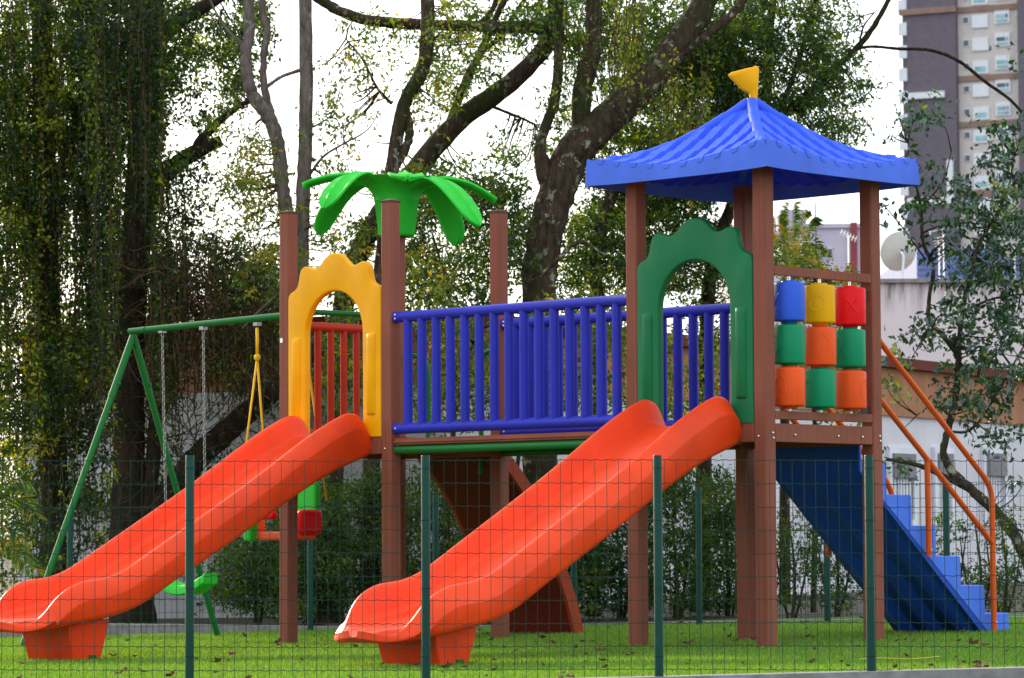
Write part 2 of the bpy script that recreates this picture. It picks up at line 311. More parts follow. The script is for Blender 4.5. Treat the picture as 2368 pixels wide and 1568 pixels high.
# arch panels
def arch(b0, mat, label):
    out = [(.452, 1.332), (.452, 1.6), (.452, 2.0), (.452, 2.27), (.444, 2.298), (.425, 2.315), (.385, 2.33), (.36, 2.35), (.347, 2.385), (.338, 2.43), (.325, 2.462), (.302, 2.48), (.275, 2.484), (.245, 2.476), (.212, 2.464), (.18, 2.461), (.15, 2.472), (.12, 2.496), (.09, 2.524), (.062, 2.543), (.03, 2.552)]
    full = [(x, z) for x, z in out]+[(0, 2.553)]+[(-x, z) for x, z in out[::-1]]
    inn = [(.282, 1.332), (.282, 1.6), (.282, 2.0)]+[(.282*math.cos(t), 2.02+.285*math.sin(t)) for t in np.linspace(.05, math.pi/2, 19)][:-1]
    # strip between outer and inner contour
    n = 60
    def resample(pl, n):
        d = [0]
        for p, q in zip(pl, pl[1:]): d.append(d[-1]+math.hypot(q[0]-p[0], q[1]-p[1]))
        res = []
        for k in range(n+1):
            t = d[-1]*k/n; i = min(max(j for j in range(len(d)) if d[j] <= t+1e-9), len(pl)-2)
            u = (t-d[i])/(d[i+1]-d[i]+1e-12); res.append((pl[i][0]*(1-u)+pl[i+1][0]*u, pl[i][1]*(1-u)+pl[i+1][1]*u))
        return res
    innf = [(x, z) for x, z in inn]+[(0, 2.305)]+[(-x, z) for x, z in inn[::-1]]
    # pair legs with legs, arch with arch
    O = resample(full[:4], 10)[:-1]+resample(full[3:-3], 90)[:-1]+resample(full[-4:], 10)
    I = resample(innf[:3], 10)[:-1]+resample(innf[2:-2], 90)[:-1]+resample(innf[-3:], 10)
    e = .006; f0, f1 = -.050, .002
    secs = []
    for o_, i_ in zip(O, I):
        dx, dz = i_[0]-o_[0], i_[1]-o_[1]; l = math.hypot(dx, dz); dx /= l; dz /= l
        y = lambda p: b0+.5-p
        ring = [(f0+e*1.6, o_, 0), (f0+e*.4, o_, e*.6), (f0, o_, e*2.2), (f0, i_, -e*2.2), (f0+e*.4, i_, -e*.6), (f0+e*1.6, i_, 0), (f1-e, i_, 0), (f1, i_, -e), (f1, o_, e), (f1-e, o_, 0)]
        secs.append([(a, b0+.5-(p[0]+dx*s), p[1]+dz*s) for a, p, s in ring])
    m = MB().loft(secs)
    o = m.build('arch_panel', mat, ps, auto=60); tag(o, label)
    for s in (-1, 1):
        g = MB(); c = b0+.5+s*.367; rows = []
        for z, k in ((1.47, .0), (1.475, .55), (1.49, 1), (1.97, 1), (2.0, .8), (2.012, 0)):
            rows.append([(f0+.002-.026*k*max(0, math.sin(t)), c+.040*math.cos(t), z) for t in np.linspace(0, math.pi, 13)])
        g.loft(rows, False, False)
        g.build('hand_grip', mat, o, auto=50, recalc=False)
arch(0, M['green'], 'dark green scalloped arch panel'); arch(B1, M['yellow'], 'golden yellow scalloped arch panel')
# slides
def interp(tab, x):
    if x >= tab[0][0]: return tab[0][1]
    for (x0, y0), (x1, y1) in zip(tab, tab[1:]):
        if x >= x1: return y0+(y1-y0)*(x-x0)/(x1-x0)
    return tab[-1][1]
RIDGE = [(-.02, 1.30), (-.035, 1.37), (-.055, 1.425), (-.09, 1.468), (-.14, 1.484), (-.2, 1.48), (-.28, 1.45), (-.37, 1.408), (-.54, 1.317), (-1.06, 1.008), (-1.64, .69), (-1.90, .548), (-2.0, .497), (-2.08, .465), (-2.18, .44), (-2.30, .427), (-2.38, .41), (-2.46, .372), (-2.53, .315), (-2.59, .24), (-2.64, .19), (-2.69, .165), (-2.76, .155)]
BED = [(-.02, 1.25), (-.06, 1.31), (-.12, 1.325), (-.2, 1.315), (-.3, 1.27), (-.54, 1.155), (-1.06, .85), (-1.64, .535), (-1.95, .365), (-2.1, .30), (-2.25, .255), (-2.45, .222), (-2.6, .200), (-2.7, .185), (-2.78, .16)]
BOT = [(-.02, 1.21), (-.37, 1.085), (-.714, .915), (-1.2, .65), (-1.664, .408), (-1.85, .305), (-1.98, .25), (-2.15, .205), (-2.4, .165), (-2.6, .132), (-2.72, .115), (-2.76, .12)]
def smooth_tab(tab, n=1):
    sp = spline([(x, y, 0) for x, y in tab], 4); return [(p[0], p[1]) for p in sp]
RIDGE, BED, BOT = map(smooth_tab, (RIDGE, BED, BOT))
def slide(b0):
    A = list(-np.concatenate([np.linspace(.02, .3, 22), np.linspace(.34, 1.8, 30), np.linspace(1.84, 2.5, 26), np.linspace(2.52, 2.70, 14), np.array([2.712, 2.724, 2.735, 2.745, 2.754, 2.762, 2.769, 2.774, 2.778, 2.7795])]))
    secs = []
    for a in A:
        zr, zb, zo = interp(RIDGE, a), interp(BED, a), interp(BOT, a)
        zb = min(zb, zr-.002) if a > -2.55 else zb
        k = 1.0
        if a < -2.38: t = (-2.38-a)/.40; k = math.sqrt(max(0.0, 1-t**2.3))*.96+.04
        if a > -.08: k = .93+.07*math.sin((-a)/.08*math.pi/2)
        if a < -2.71: q_ = ((-2.71-a)/.07)**2; mid_ = (zb+zo)/2+.01; zr += (mid_-zr)*q_*.85; zb += (mid_-zb)*q_*.85; zo += (mid_-zo)*q_*.85
        wall = max(0, zr-zb)
        wf = min(1, max(0, wall/.1)); zr2 = zr
        cz_ = zr-.105 if zr-.105 > zo+.02 else (zr+zo)/2
        X = [(-.340, zo+.012), (-.352, zo+.04), (-.366, cz_-.008), (-.366, cz_+.004), (-.312, zr-.030), (-.300, zr-.009), (-.282, zr), (-.266, zr-.006), (-.254, zr-.03*wf), (-.236, zb+.042*wf), (-.222, zb+.018*wf), (-.195, zb+.004), (-.15, zb), (0, zb), (.15, zb), (.195, zb+.004)]
        X = X+[(-x, z) for x, z in X[:11]][::-1]
        X += [(.31, zo), (.15, zo+.004), (0, zo+.004), (-.15, zo+.004), (-.31, zo)]
        zz = [max(z, zo+.001) for x, z in X[:-5]]+[z for x, z in X[-5:]]
        secs.append([(a, b0+.5+x*k, z) for (x, _), z in zip(X, zz)])
    o = MB().loft(secs).build('slide', M['red'], ps, smooth=True)
    o.data.set_sharp_from_angle(angle=R(70))
    # foot
    z0 = G(-2.3, b0+.5)-.01
    m = MB(); s1 = [(-2.36, .28), (-2.15, .28), (-2.15, .72), (-2.36, .72)]; s2 = [(-2.42, .26), (-2.09, .26), (-2.09, .74), (-2.42, .74)]
    m.loft([[(a, b0+b, z0) for a, b in s1], [(a, b0+b, .19) for a, b in s2]])
    f = m.build('foot', M['red'], o, bevel=.012, seg=3)
    MB().box(-2.24, -2.185, b0+.272, b0+.279, z0, z0+.045).build('anchor_bracket', M['tube_green'], o)
    # moulded nubs on the lip
    for k in range(3):
        n_ = MB(); y = b0+.36+k*.11; n_.tube([(-2.66, y, .190), (-2.70, y+.012, .184), (-2.735, y+.02, .168)], [.002, .006, .003], 8)
        n_.build('lip_nub', M['red'], o, smooth=True)
    return o
tag(slide(0), 'red slide below the green arch'); tag(slide(B1), 'red slide below the yellow arch')
# roof
D = .704; nn = 180; Z0 = 2.783
_gp = spline([(0, 0, 0), (.12, .225, 0), (.25, .45, 0), (.38, .65, 0), (.50, .80, 0), (.65, .945, 0), (.80, 1.03, 0), (.92, 1.035, 0), (1, 1.0, 0)], 5)
GD = [p[0] for p in _gp]; GG = [p[1] for p in _gp]
def roofz(x, y, top=True):
    ax, ay = abs(x), abs(y); d = max(ax, ay)/D; s = min(ax, ay)/max(max(ax, ay), 1e-6); oth = min(ax, ay) if max(ax, ay) > 0 else 0
    g = float(np.interp(d, GD, GG))
    z = 3.300-.352*g-.092*(1-s**1.35)*d**2.2
    # tile ribs run straight down each face
    lat = (y if ax > ay else x); ph = (lat/.1325+.5) % 1.0
    tri = abs(ph-.5)*2; rib = min(1, max(0, (tri-.26)/.20)); rib = rib*rib*(3-2*rib)
    along = max(ax, ay); st_ = ((along-.1)/.125) % 1.0
    amp = .037*min(1, d*2.6)*(1-.72*max(0, min(1, (d-.72)/.28)))
    edge = min(1, (max(ax, ay)-oth)/.03)
    z += rib*amp*edge + (1-st_)*.009*rib*edge*(1 if top else 0)
    return z
m = MB(); gx = np.linspace(-D, D, nn+1); vs = []; fs = []
ZT = [[roofz(x, y) for y in gx] for x in gx]
for i, x in enumerate(gx):
    for j, y in enumerate(gx): vs.append((.5+x, .5+y, ZT[i][j]))
for i in range(nn):
    for j in range(nn):
        a = i*(nn+1)+j; b, c, d = a+1, a+nn+2, a+nn+1
        if (gx[i]+1e-9)*(gx[j]+1e-9) > 0: fs += [(a, d, c), (a, c, b)]
        else: fs += [(a, d, b), (b, d, c)]
m.add(vs, fs)
o_roof = m.build('roof', M['blue'], ps, auto=38, recalc=False)
tag(o_roof, 'blue pagoda roof with moulded tile ribs')
m = MB(); vs = []; fs = []; n2 = 90; g2 = np.linspace(-D+.012, D-.012, n2+1)
for x in g2:
    for y in g2: vs.append((.5+x, .5+y, roofz(x, y, False)-.016))
for i in range(n2):
    for j in range(n2):
        a = i*(n2+1)+j; fs.append((a, a+1, a+n2+2, a+n2+1))
m.add(vs, fs)
# fascia, outer and inner skins
loop = [(gx[i], -D) for i in range(nn)]+[(D, gx[i]) for i in range(nn)]+[(gx[nn-i], D) for i in range(nn)]+[(-D, gx[nn-i]) for i in range(nn)]
def lowz(x, y): s = min(abs(x), abs(y))/D; return Z0-.004+.010*s**4
out = [[(.5+x*1.0025, .5+y*1.0025, roofz(x, y)+.001) for x, y in loop], [(.5+x*1.006, .5+y*1.006, roofz(x, y)-.010) for x, y in loop], [(.5+x*1.0+x*.018, .5+y+y*.018, lowz(x, y)) for x, y in loop], [(.5+x*1.005, .5+y*1.005, lowz(x, y)-.001) for x, y in loop], [(.5+x*.982, .5+y*.982, roofz(x, y)-.018) for x, y in loop]]
m2 = MB(); m2.loft(out, True, False)
# raised tile-end relief band on the fascia
band = [[], []]
m.build('roof_lining', M['roofin'], o_roof, auto=40, recalc=False)
m3 = m2
for side in range(4):
    for k in range(-5, 6):
        c = k*.1325
        if abs(c) > D-.03: continue
        for (c0, c1) in ((c+.038, c+.0945),):
            pts = []
            for t in (c0, c0+.013, c1-.013, c1):
                if abs(t) > D-.004: t = math.copysign(D-.004, t)
                zt = roofz(D, t) if abs(t) < D else 0
                pts.append(t)
            for (t0, t1, dz0, dz1) in ((pts[0], pts[1], .000, .026), (pts[1], pts[2], .026, .026), (pts[2], pts[3], .026, .0)):
                q = []
                for t, dz in ((t0, dz0), (t1, dz1)):
                    zt = roofz(D*.999, t)
                    q += [(D*1.004, t, zt+.0015), (D*1.0115, t, zt-.004), (D*1.0135, t, zt-.004-dz), (D*1.008, t, zt-.006-dz)]
                def rot(p):
                    x, y, z = p
                    for _ in range(side): x, y = -y, x
                    return (.5+x, .5+y, z)
                q = [rot(p) for p in q]
                m3.add(q, [(0, 1, 5, 4), (1, 2, 6, 5), (2, 3, 7, 6), (3, 0, 4, 7), (0, 3, 2, 1), (4, 5, 6, 7)])
m3.build('fascia', M['fascia'], o_roof, auto=40)
for sx in (-1, 1):
    for sy in (-1, 1):
        hp = []; hr_ = []
        for t in np.linspace(.02, .90, 56):
            ph = (t*D/.115) % 1.0; hp.append((.5+sx*D*t, .5+sy*D*t, roofz(sx*D*t, sy*D*t)+.004)); hr_.append(.031+.006*(1-ph) if t < .88 else .016)
        MB().tube(hp, hr_, 16).build('hip_ridge', M['blue'], o_roof, auto=50)
# flag finial, faces the camera side
ox, oy = SN, -CS            # world +x seen in the play set frame
fl = [(-.0, 3.290), (.032, 3.290), (.040, 3.40), (.046, 3.495), (.038, 3.512), (.022, 3.517), (.008, 3.508), (-.02, 3.503), (-.12, 3.478), (-.142, 3.463), (-.135, 3.452), (-.06, 3.372), (-.015, 3.345), (-.012, 3.315)]
nrm = Vector((CS, SN, 0))
m = MB()
secs = []
cx_, cz_ = 0.0, 3.42
for t, k in ((-.034, .86), (-.028, .96), (-.012, 1.0), (.012, 1.0), (.028, .96), (.034, .86)):
    secs.append([(.5+ox*(cx_+(x-cx_)*k)+nrm.x*t, .5+oy*(cx_+(x-cx_)*k)+nrm.y*t, cz_+(z-cz_)*(k if z > 3.3 else 1)) for x, z in fl])
m.loft(secs)
m.build('flag_finial', M['yellow'], o_roof, auto=50)
m = MB().tube([(.5, .5, 3.25), (.5, .5, 3.292), (.5, .5, 3.30)], [.05, .04, .03], 16); m.build('finial_collar', M['blue'], o_roof, auto=40)
# spinning block panel
m = MB(); m.box(.046, .954, -.043, -.013, 2.190, 2.243)
pan = m.build('spinning_block_panel', M['post'], ps, bevel=.003)
MB().box(.046, .954, -.043, -.013, 1.350, 1.400).build('bottom_rail', M['post'], pan, bevel=.003)
for a in (.195, .480, .765): MB().tube([(a, -.028, 1.39), (a, -.028, 2.20)], .009, 8).build('axle', M['steel'], pan, auto=40)
for z in (2.09, 1.40): MB().box(.925, .951, -.012, .03, z, z+.055).build('bracket', M['darkglass'], pan)
blocks = [[('drumblue', 'X', 52), ('drumyellow', 'O', 104), ('drumred', 'X', 119)], [('drumgreen', 'O', 52), ('orange', 'O', 124), ('drumgreen', 'X', 77)], [('orange', 'O', 76), ('drumgreen', 'O', 64), ('orange', 'O', 174)]]
cn = {'drumblue': 'blue', 'drumyellow': 'yellow', 'drumred': 'red', 'drumgreen': 'green', 'orange': 'orange'}
rowsn = ['top', 'middle', 'bottom']; coln = ['left', 'middle', 'right']
for ri, zc in enumerate((2.038, 1.788, 1.540)):
    for ci, a in enumerate((.195, .480, .765)):
        mk, sym, ang = blocks[ri][ci]; ang = R(ang+45)
        def rad(t):   # rounded triangular drum
            u_ = t-ang
            return .0925+.0025*math.cos(3*u_)
        m = MB(); n = 48; secs = []
        for z, k in ((-.125, .40), (-.125, .46), (-.122, .50), (-.112, .52), (-.112, .92), (-.108, .975), (-.101, 1.0), (.101, 1.0), (.108, .975), (.112, .92), (.112, .52), (.122, .50), (.125, .46), (.125, .40)):
            secs.append([(a+rad(2*math.pi*i/n)*k*math.cos(2*math.pi*i/n), -.028+rad(2*math.pi*i/n)*k*math.sin(2*math.pi*i/n), zc+z) for i in range(n)])
        m.loft(secs)
        def S(w_, h, e=.0):
            t = ang+math.pi/3+w_/.0925; r_ = rad(t)+e; return (a+r_*math.cos(t), -.028+r_*math.sin(t), zc+h)
        for kk in range(2):
            base = ang; ang = base+math.pi*kk
            if sym == 'O': m.tube([S((.044 if mk != 'orange' else .036)*math.cos(t), (.047 if mk != 'orange' else .062)*math.sin(t), -.0015) for t in np.linspace(0, 2*math.pi, 33)], .004, 6, False)
            else:
                for q in (-1, 1): m.tube([S(q*x*.036, x*.046, -.001) for x in np.linspace(-1, 1, 9)], .0055, 6)
            ang = base
        o = m.build('spinning_block', M[mk], pan, auto=40)
        tag(o, '%s block with embossed %s, %s row, %s column' % (cn[mk], sym, rowsn[ri], coln[ci]))
# stairs
prof = [(1.07, 1.30), (1.07, 1.065), (2.36, G(2.4, .5)), (2.585, G(2.6, .5)), (2.573, .172), (2.568, .180), (2.325, .180), (2.318, .352), (2.312, .360), (2.075, .360), (2.07, .538), (2.063, .545), (1.825, .545), (1.818, .728), (1.81, .735), (1.58, .735), (1.572, .918), (1.565, .925), (1.33, .925), (1.322, 1.108), (1.315, 1.115), (1.09, 1.115)]
m = MB().prism(prof, .15, .85, lambda p, t: (p[0], t, p[1])); o_st = m.build('staircase', M['stair'], ps, bevel=.008, seg=2)
tag(o_st, 'blue moulded staircase')
m = MB(); c0 = (1.063, 1.06); c1 = (2.35, G(2.4, .5)+.004)
lines = []
nb = 60
top = [(1.062, 1.235), (1.062, 1.065), (1.10, 1.012)]
secs = []
for i in range(nb+1):
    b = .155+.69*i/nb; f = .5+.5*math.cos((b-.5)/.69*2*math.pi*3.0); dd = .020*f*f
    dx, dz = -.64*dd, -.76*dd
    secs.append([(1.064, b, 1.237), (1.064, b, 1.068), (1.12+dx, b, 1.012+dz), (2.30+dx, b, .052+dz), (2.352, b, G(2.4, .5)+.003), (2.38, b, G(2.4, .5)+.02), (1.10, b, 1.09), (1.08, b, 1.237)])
m.loft(secs); m.build('stair_underside', M['stairshade'], o_st, auto=50)  # slab carries the underside's shade in its darker blue
def hand(b):
    m = MB(); r = .0185
    pth = spline([(1.03, b, 2.004), (1.6, b, 1.56), (2.2, b, 1.095), (2.28, b, 1.032), (2.335, b, .96), (2.350, b, .88), (2.350, b, .7), (2.354, b, .065)], 5)
    m.tube(pth, r, 12); m.tube([(1.03, b, 1.644), (1.68, b, 1.145), (2.345, b, .625)], r, 12); m.tube([(1.68, b, 1.15), (1.688, b, .545)], r, 12)
    o = m.build('handrail', M['tube_orange'], o_st, auto=50)
    s = -1 if b < .5 else 1
    for x, z in ((1.688, .585), (2.354, .125)): MB().tube([(x, b+s*.018, z), (x, b+s*.024, z)], [.008, .005], 8).build('bolt', M['steel'], o, smooth=True)
hand(.105); hand(.895)
# climbing wall
cv = spline([(1.05, 0, 1.315), (1.17, 0, 1.215), (1.36, 0, 1.02), (1.53, 0, .77), (1.68, 0, .50), (1.80, 0, .24), (1.885, 0, -.03)], 6)
cv = [(p[0], p[2]) for p in cv]
def offs(cv, d):
    o = []
    for i, p in enumerate(cv):
        q0, q1 = cv[max(i-1, 0)], cv[min(i+1, len(cv)-1)]; tx, tz = q1[0]-q0[0], q1[1]-q0[1]; l = math.hypot(tx, tz); o.append((p[0]+tz/l*d, p[1]-tx/l*d))
    return o
inner = offs(cv, .09)
m = MB(); bA, bB = B1+.05, B1+.83
secs = [[(p[0], bA, p[1]), (p[0], bB, p[1]), (q[0], bB, q[1]), (q[0], bB-.03, q[1]), (p[0]*.15+q[0]*.85, bB-.035, p[1]*.15+q[1]*.85), (p[0]*.15+q[0]*.85, bA+.035, p[1]*.15+q[1]*.85), (q[0], bA+.03, q[1]), (q[0], bA, q[1])] for p, q in zip(cv, inner)]
m.loft(secs); o_cw = m.build('climbing_wall', M['brick'], ps, auto=40); tag(o_cw, 'curved brick red climbing wall')
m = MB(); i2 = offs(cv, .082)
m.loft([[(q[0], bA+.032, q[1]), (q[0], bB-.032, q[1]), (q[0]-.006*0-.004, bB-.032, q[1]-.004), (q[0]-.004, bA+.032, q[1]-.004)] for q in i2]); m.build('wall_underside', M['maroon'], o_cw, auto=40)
for s, b in ((1, B1+.24), (-1, B1+.76)):
    m = MB(); m.tube(spline([(1.06, b, 1.10), (1.07, b, 1.5), (1.07, b, 1.80), (1.06, b-s*.03, 1.90), (1.045, b-s*.09, 1.93), (1.04, b-s*.17, 1.935)], 5), .0175, 10)
    m.build('grab_handle', M['tube_green'], ps, auto=50)
# palm crown on the back post of the far tower
px_, py_ = 1.0, B1+1.0
m = MB(); n = 40
secs = [[(px_+r_*math.cos(2*math.pi*i/n), py_+r_*math.sin(2*math.pi*i/n), z) for i in range(n)] for z, r_ in ((2.775, .06), (2.762, .10), (2.768, .121), (2.785, .128), (3.0, .152), (3.012, .158), (3.02, .152), (3.07, .172), (3.12, .215), (3.155, .27), (3.17, .30), (3.15, .27), (3.12, .2), (3.1, .05))]
m.loft(secs); palm = m.build('palm_crown', M['lime'], ps, auto=60); tag(palm, 'bright green plastic palm crown')
def frond(angw, pr, wd, tw=0):   # angw: world angle, 0 = +x, 90 = away from camera
    d = Vector((math.cos(R(angw)), math.sin(R(angw)), 0)); dl = Vector((d.x*SN+d.y*CS, -d.x*CS+d.y*SN, 0)); sd = Vector((-dl.y, dl.x, 0))
    pts = spline([(r_, z, 0) for r_, z in pr], 6); n = len(pts); secs = []
    for i, p in enumerate(pts):
        t = i/(n-1); ww = wd*((.55+.45*math.sin(math.pi/2*t/.6)) if t < .6 else math.sqrt(max(.004, 1-((t-.6)/.405)**2.8)))
        ww = max(ww, .012); q0, q1 = pts[max(0, i-1)], pts[min(n-1, i+1)]
        tg = Vector((q1[0]-q0[0], q1[1]-q0[1])).normalized(); nu = dl*(-tg.y)+Vector((0, 0, 1))*tg.x
        c = Vector((px_, py_, 0))+dl*p[0]+Vector((0, 0, p[1])); row = []
        vein = .004*math.sin(t*40)
        for x, h in ((-1, 0), (-.93, .010), (-.5, .004-.018), (-.06, .0), (0, .006), (.06, .0), (.5, .004-.018), (.93, .010), (1, 0), (.93, -.012), (.5, -.034), (0, -.022), (-.5, -.034), (-.93, -.012)):
            row.append(c+sd*(x*ww)+nu*(h+.012-abs(x)*.02+(vein if .3 < abs(x) < .7 and h > -.02 else 0)))
        secs.append(row)
    MB().loft(secs).build('frond', M['lime'], palm, auto=55)
frond(176, [(.15, 3.14), (.30, 3.20), (.45, 3.195), (.58, 3.165), (.66, 3.135)], .10)
frond(8, [(.15, 3.12), (.32, 3.175), (.48, 3.15), (.60, 3.095), (.70, 3.03)], .10)
frond(143, [(.15, 3.12), (.32, 3.17), (.50, 3.10), (.63, 2.97), (.715, 2.83)], .115)
frond(45, [(.15, 3.12), (.30, 3.16), (.44, 3.06), (.54, 2.90), (.59, 2.75)], .12)
frond(218, [(.15, 3.12), (.30, 3.185), (.42, 3.155), (.53, 3.06), (.61, 2.93)], .145)
frond(322, [(.15, 3.10), (.32, 3.15), (.47, 3.09), (.61, 2.96), (.73, 2.80)], .13)
frond(281, [(.15, 3.12), (.26, 3.165), (.38, 3.17), (.46, 3.145), (.50, 3.125)], .125)
frond(95, [(.15, 3.12), (.30, 3.18), (.42, 3.16), (.53, 3.08), (.60, 2.99)], .10)
# ------------------------------------------------------------------ swing frame and swings (share the play set's axes)
SA = .27; SB = 6.15
def W3(a, b, z): x, y = T(a, b); return Vector((x, y, z))
sx_, sy_ = T(SA, 5.2); sw0 = Vector((sx_, sy_, 0))
def Ls(a, b, z): return (a, b, z)
m = MB(); m.tube([Ls(SA-.01, SB+.03, 2.172), Ls(SA, B1+1.05, 2.205)], .0235, 14); m.tube([Ls(SA-.01, SB-.16, 2.174), Ls(SA-.01, SB-.14, 2.174)], .027, 14)
sf = m.build('swing_frame', M['tube_green'], ps, auto=40); tag(sf, 'green steel swing frame')
m = MB(); m.tube([Ls(.046, B1+1.05, 2.205), Ls(.954, B1+1.05, 2.215)], .019, 14); m.build('crossbar', M['tube_green'], sf, auto=40)
for e, zz in ((-.70, -.06), (1.075, -.06)):
    p = Vector(Ls(SA, SB, 2.14)); q = Vector(Ls(e, SB, zz)); m = MB()
    m.tube([p, p.lerp(q, .205), p.lerp(q, .206), q], [.026, .026, .0225, .0225], 14)
    m.tube([p.lerp(q, .16)+Vector((0, -.03, 0)), p.lerp(q, .16)+Vector((0, -.045, 0))], .01, 8)
    m.build('leg', M['tube_green'], sf, auto=40)
for b in (5.823, 5.368, 4.788, 4.273): m = MB(); m.box(*[v for ab in zip([q-e for q, e in zip(Ls(SA, b, 2.155), (.02, .022, .012))], [q+e for q, e in zip(Ls(SA, b, 2.155), (.02, .022, .012))]) for v in ab]); m.build('hanger', M['zinc'], sf)
def chain(m, p, q, L_=.034):
    p = Vector(p); q = Vector(q); d = (q-p); n = int(d.length/(L_*.78)); d.normalize()
    u0 = d.orthogonal().normalized(); u1 = d.cross(u0)
    for k in range(n): m.torus(p+d*(k+.5)*L_*.78, L_*.30, .0026, u0 if k % 2 else u1, 1.75, 10, 5, up=d)
# flat seat swing
s1 = empty('swing', W3(SA, 5.56, .33)); tag(s1, 'lime green plastic swing seat hanging on two zinc chains behind the left slide', 'swing')
def Lw(a, b, z, o): v = W3(a, b, z); return v-o.location
for bt, bb in ((5.823, 5.76), (5.368, 5.335)): m = MB(); chain(m, Lw(SA, bt, 2.14, s1), Lw(SA, bb, .42, s1)); m.build('chain', M['zinc'], s1, smooth=True)
vdir = Vector((-CS, SN, 0)); udir = Vector((SN, CS, 0))
secs = []
for k in range(15):
    t = -1+2*k/14; hh = .018+.05*t*t; wd = .085*(1-.25*abs(t)**4)
    c = Lw(SA, 5.555+.27*t, .305+.085*t*t, s1)
    secs.append([c+udir*(wd*x)+Vector((0, 0, z)) for x, z in ((-1, -.02), (-1, .02), (-.8, .042), (.8, .042), (1, .02), (1, -.02), (.8, -.03), (-.8, -.03))])
MB().loft(secs).build('seat', M['lime'], s1, auto=50)
# toddler swing
s2 = empty('toddler_swing', W3(SA, 4.55, .7)); tag(s2, 'red and green toddler bucket swing hung on yellow ropes beside the left tower', 'swing')
for bt in (4.788, 4.273):
    m = MB(); s = 1 if bt > 4.5 else -1
    m.tube([Lw(SA, bt, 2.13, s2), Lw(SA, bt, 1.93, s2)], .011, 8)
    m.tube([Lw(SA, bt, 1.95, s2), Lw(SA, bt, 1.935, s2), Lw(SA, bt, 1.915, s2), Lw(SA, bt, 1.895, s2)], [.008, .022, .022, .008], 8)
    for e in (-1, 1): m.tube([Lw(SA, bt, 1.92, s2), Lw(SA+e*.14, bt+s*.045, .93 if e > 0 else .85, s2)], .0075, 8)
    m.build('rope', M['rope'], s2, smooth=True)
def rbox(a0, a1, b0, b1, z0, z1, name, mat, bev=.02):
    m = MB(); vs = [Lw(a, b, z, s2) for a in (a0, a1) for b in (b0, b1) for z in (z0, z1)]
    m.add(vs, [(0, 1, 3, 2), (4, 6, 7, 5), (0, 4, 5, 1), (2, 3, 7, 6), (0, 2, 6, 4), (1, 5, 7, 3)]); return m.build(name, mat, s2, bevel=bev, seg=3)
rbox(.12, .44, 4.36, 4.74, .66, .72, 'seat', M['salmon']); rbox(.40, .46, 4.33, 4.60, .72, 1.06, 'seat_back', M['lime'], .03)
rbox(.14, .34, 4.17, 4.27, .69, .87, 'side_guard', M['drumred'], .045); rbox(.14, .34, 4.76, 4.84, .70, .87, 'side_guard', M['orange'], .04)
rbox(-.02, .04, 4.30, 4.82, .80, .86, 'front_bar', M['drumred'], .025); rbox(.06, .14, 4.62, 4.70, .655, .83, 'crotch_post', M['lime'], .02)
# ------------------------------------------------------------------ ground
def sheet(name, xs, ys, dz, mat, kind='structure', zf=gz):
    m = MB(); vs = [(x, y, zf(x)+dz) for x in xs for y in ys]; n = len(ys)
    m.add(vs, [(i*n+j, (i+1)*n+j, (i+1)*n+j+1, i*n+j+1) for i in range(len(xs)-1) for j in range(n-1)])
    o = m.build(name, mat, recalc=False); tag(o, kind=kind); return o
sheet('ground', [-900, -15, 15, 900], [-60, 14, 26, 1500], -.03, M['soil'])
sheet('path', [-14, 14], [4, 14.0], -.012, M['asphalt'])
KY = 14.06
sheet('artificial_turf', [-12, 12], [KY+.12, 24.6], 0, M['turf'])
m = MB()
for x0 in range(-12, 12): m.add([(x0, KY-.03, gz(x0)-.25), (x0+1, KY-.03, gz(x0+1)-.25), (x0+1, KY-.03, gz(x0+1)+.043), (x0, KY-.03, gz(x0)+.043), (x0, KY+.10, gz(x0)+.043), (x0+1, KY+.10, gz(x0+1)+.043), (x0+1, KY+.12, gz(x0+1)-.25), (x0, KY+.12, gz(x0)-.25)], [(0, 1, 2, 3), (3, 2, 5, 4), (4, 5, 6, 7), (0, 3, 4, 7), (1, 6, 5, 2)])
tag(m.build('kerb', M['concrete'], recalc=True), kind='structure')
BF0 = (-4.6, 25.2); BF1 = (4.2, 22.45)
def bfy(x): t = (x-BF0[0])/(BF1[0]-BF0[0]); return BF0[1]+(BF1[1]-BF0[1])*t
m = MB()
for k in range(24):
    x0 = -8+k*.8; x1 = x0+.8; y0, y1 = bfy(x0)+.28, bfy(x1)+.28
    h0, h1 = (.10-.028*max(0, min(3.5, x0+4)) for x0 in (x0, x1)); h0 = max(h0, .015); h1 = max(h1, .015)
    m.add([(x0, y0, gz(x0)-.2), (x1, y1, gz(x1)-.2), (x1, y1, gz(x1)+h1), (x0, y0, gz(x0)+h0), (x0, y0+.14, gz(x0)+h0), (x1, y1+.14, gz(x1)+h1), (x1, y1+.14, gz(x1)-.2), (x0, y0+.14, gz(x0)-.2)], [(0, 1, 2, 3), (3, 2, 5, 4), (4, 5, 6, 7), (0, 3, 4, 7), (1, 6, 5, 2)])
tag(m.build('back_kerb', M['concrete']), kind='structure')
o = sheet('planting_bed', [-14, 14], [22.3, 34], -.010, M['soil'])
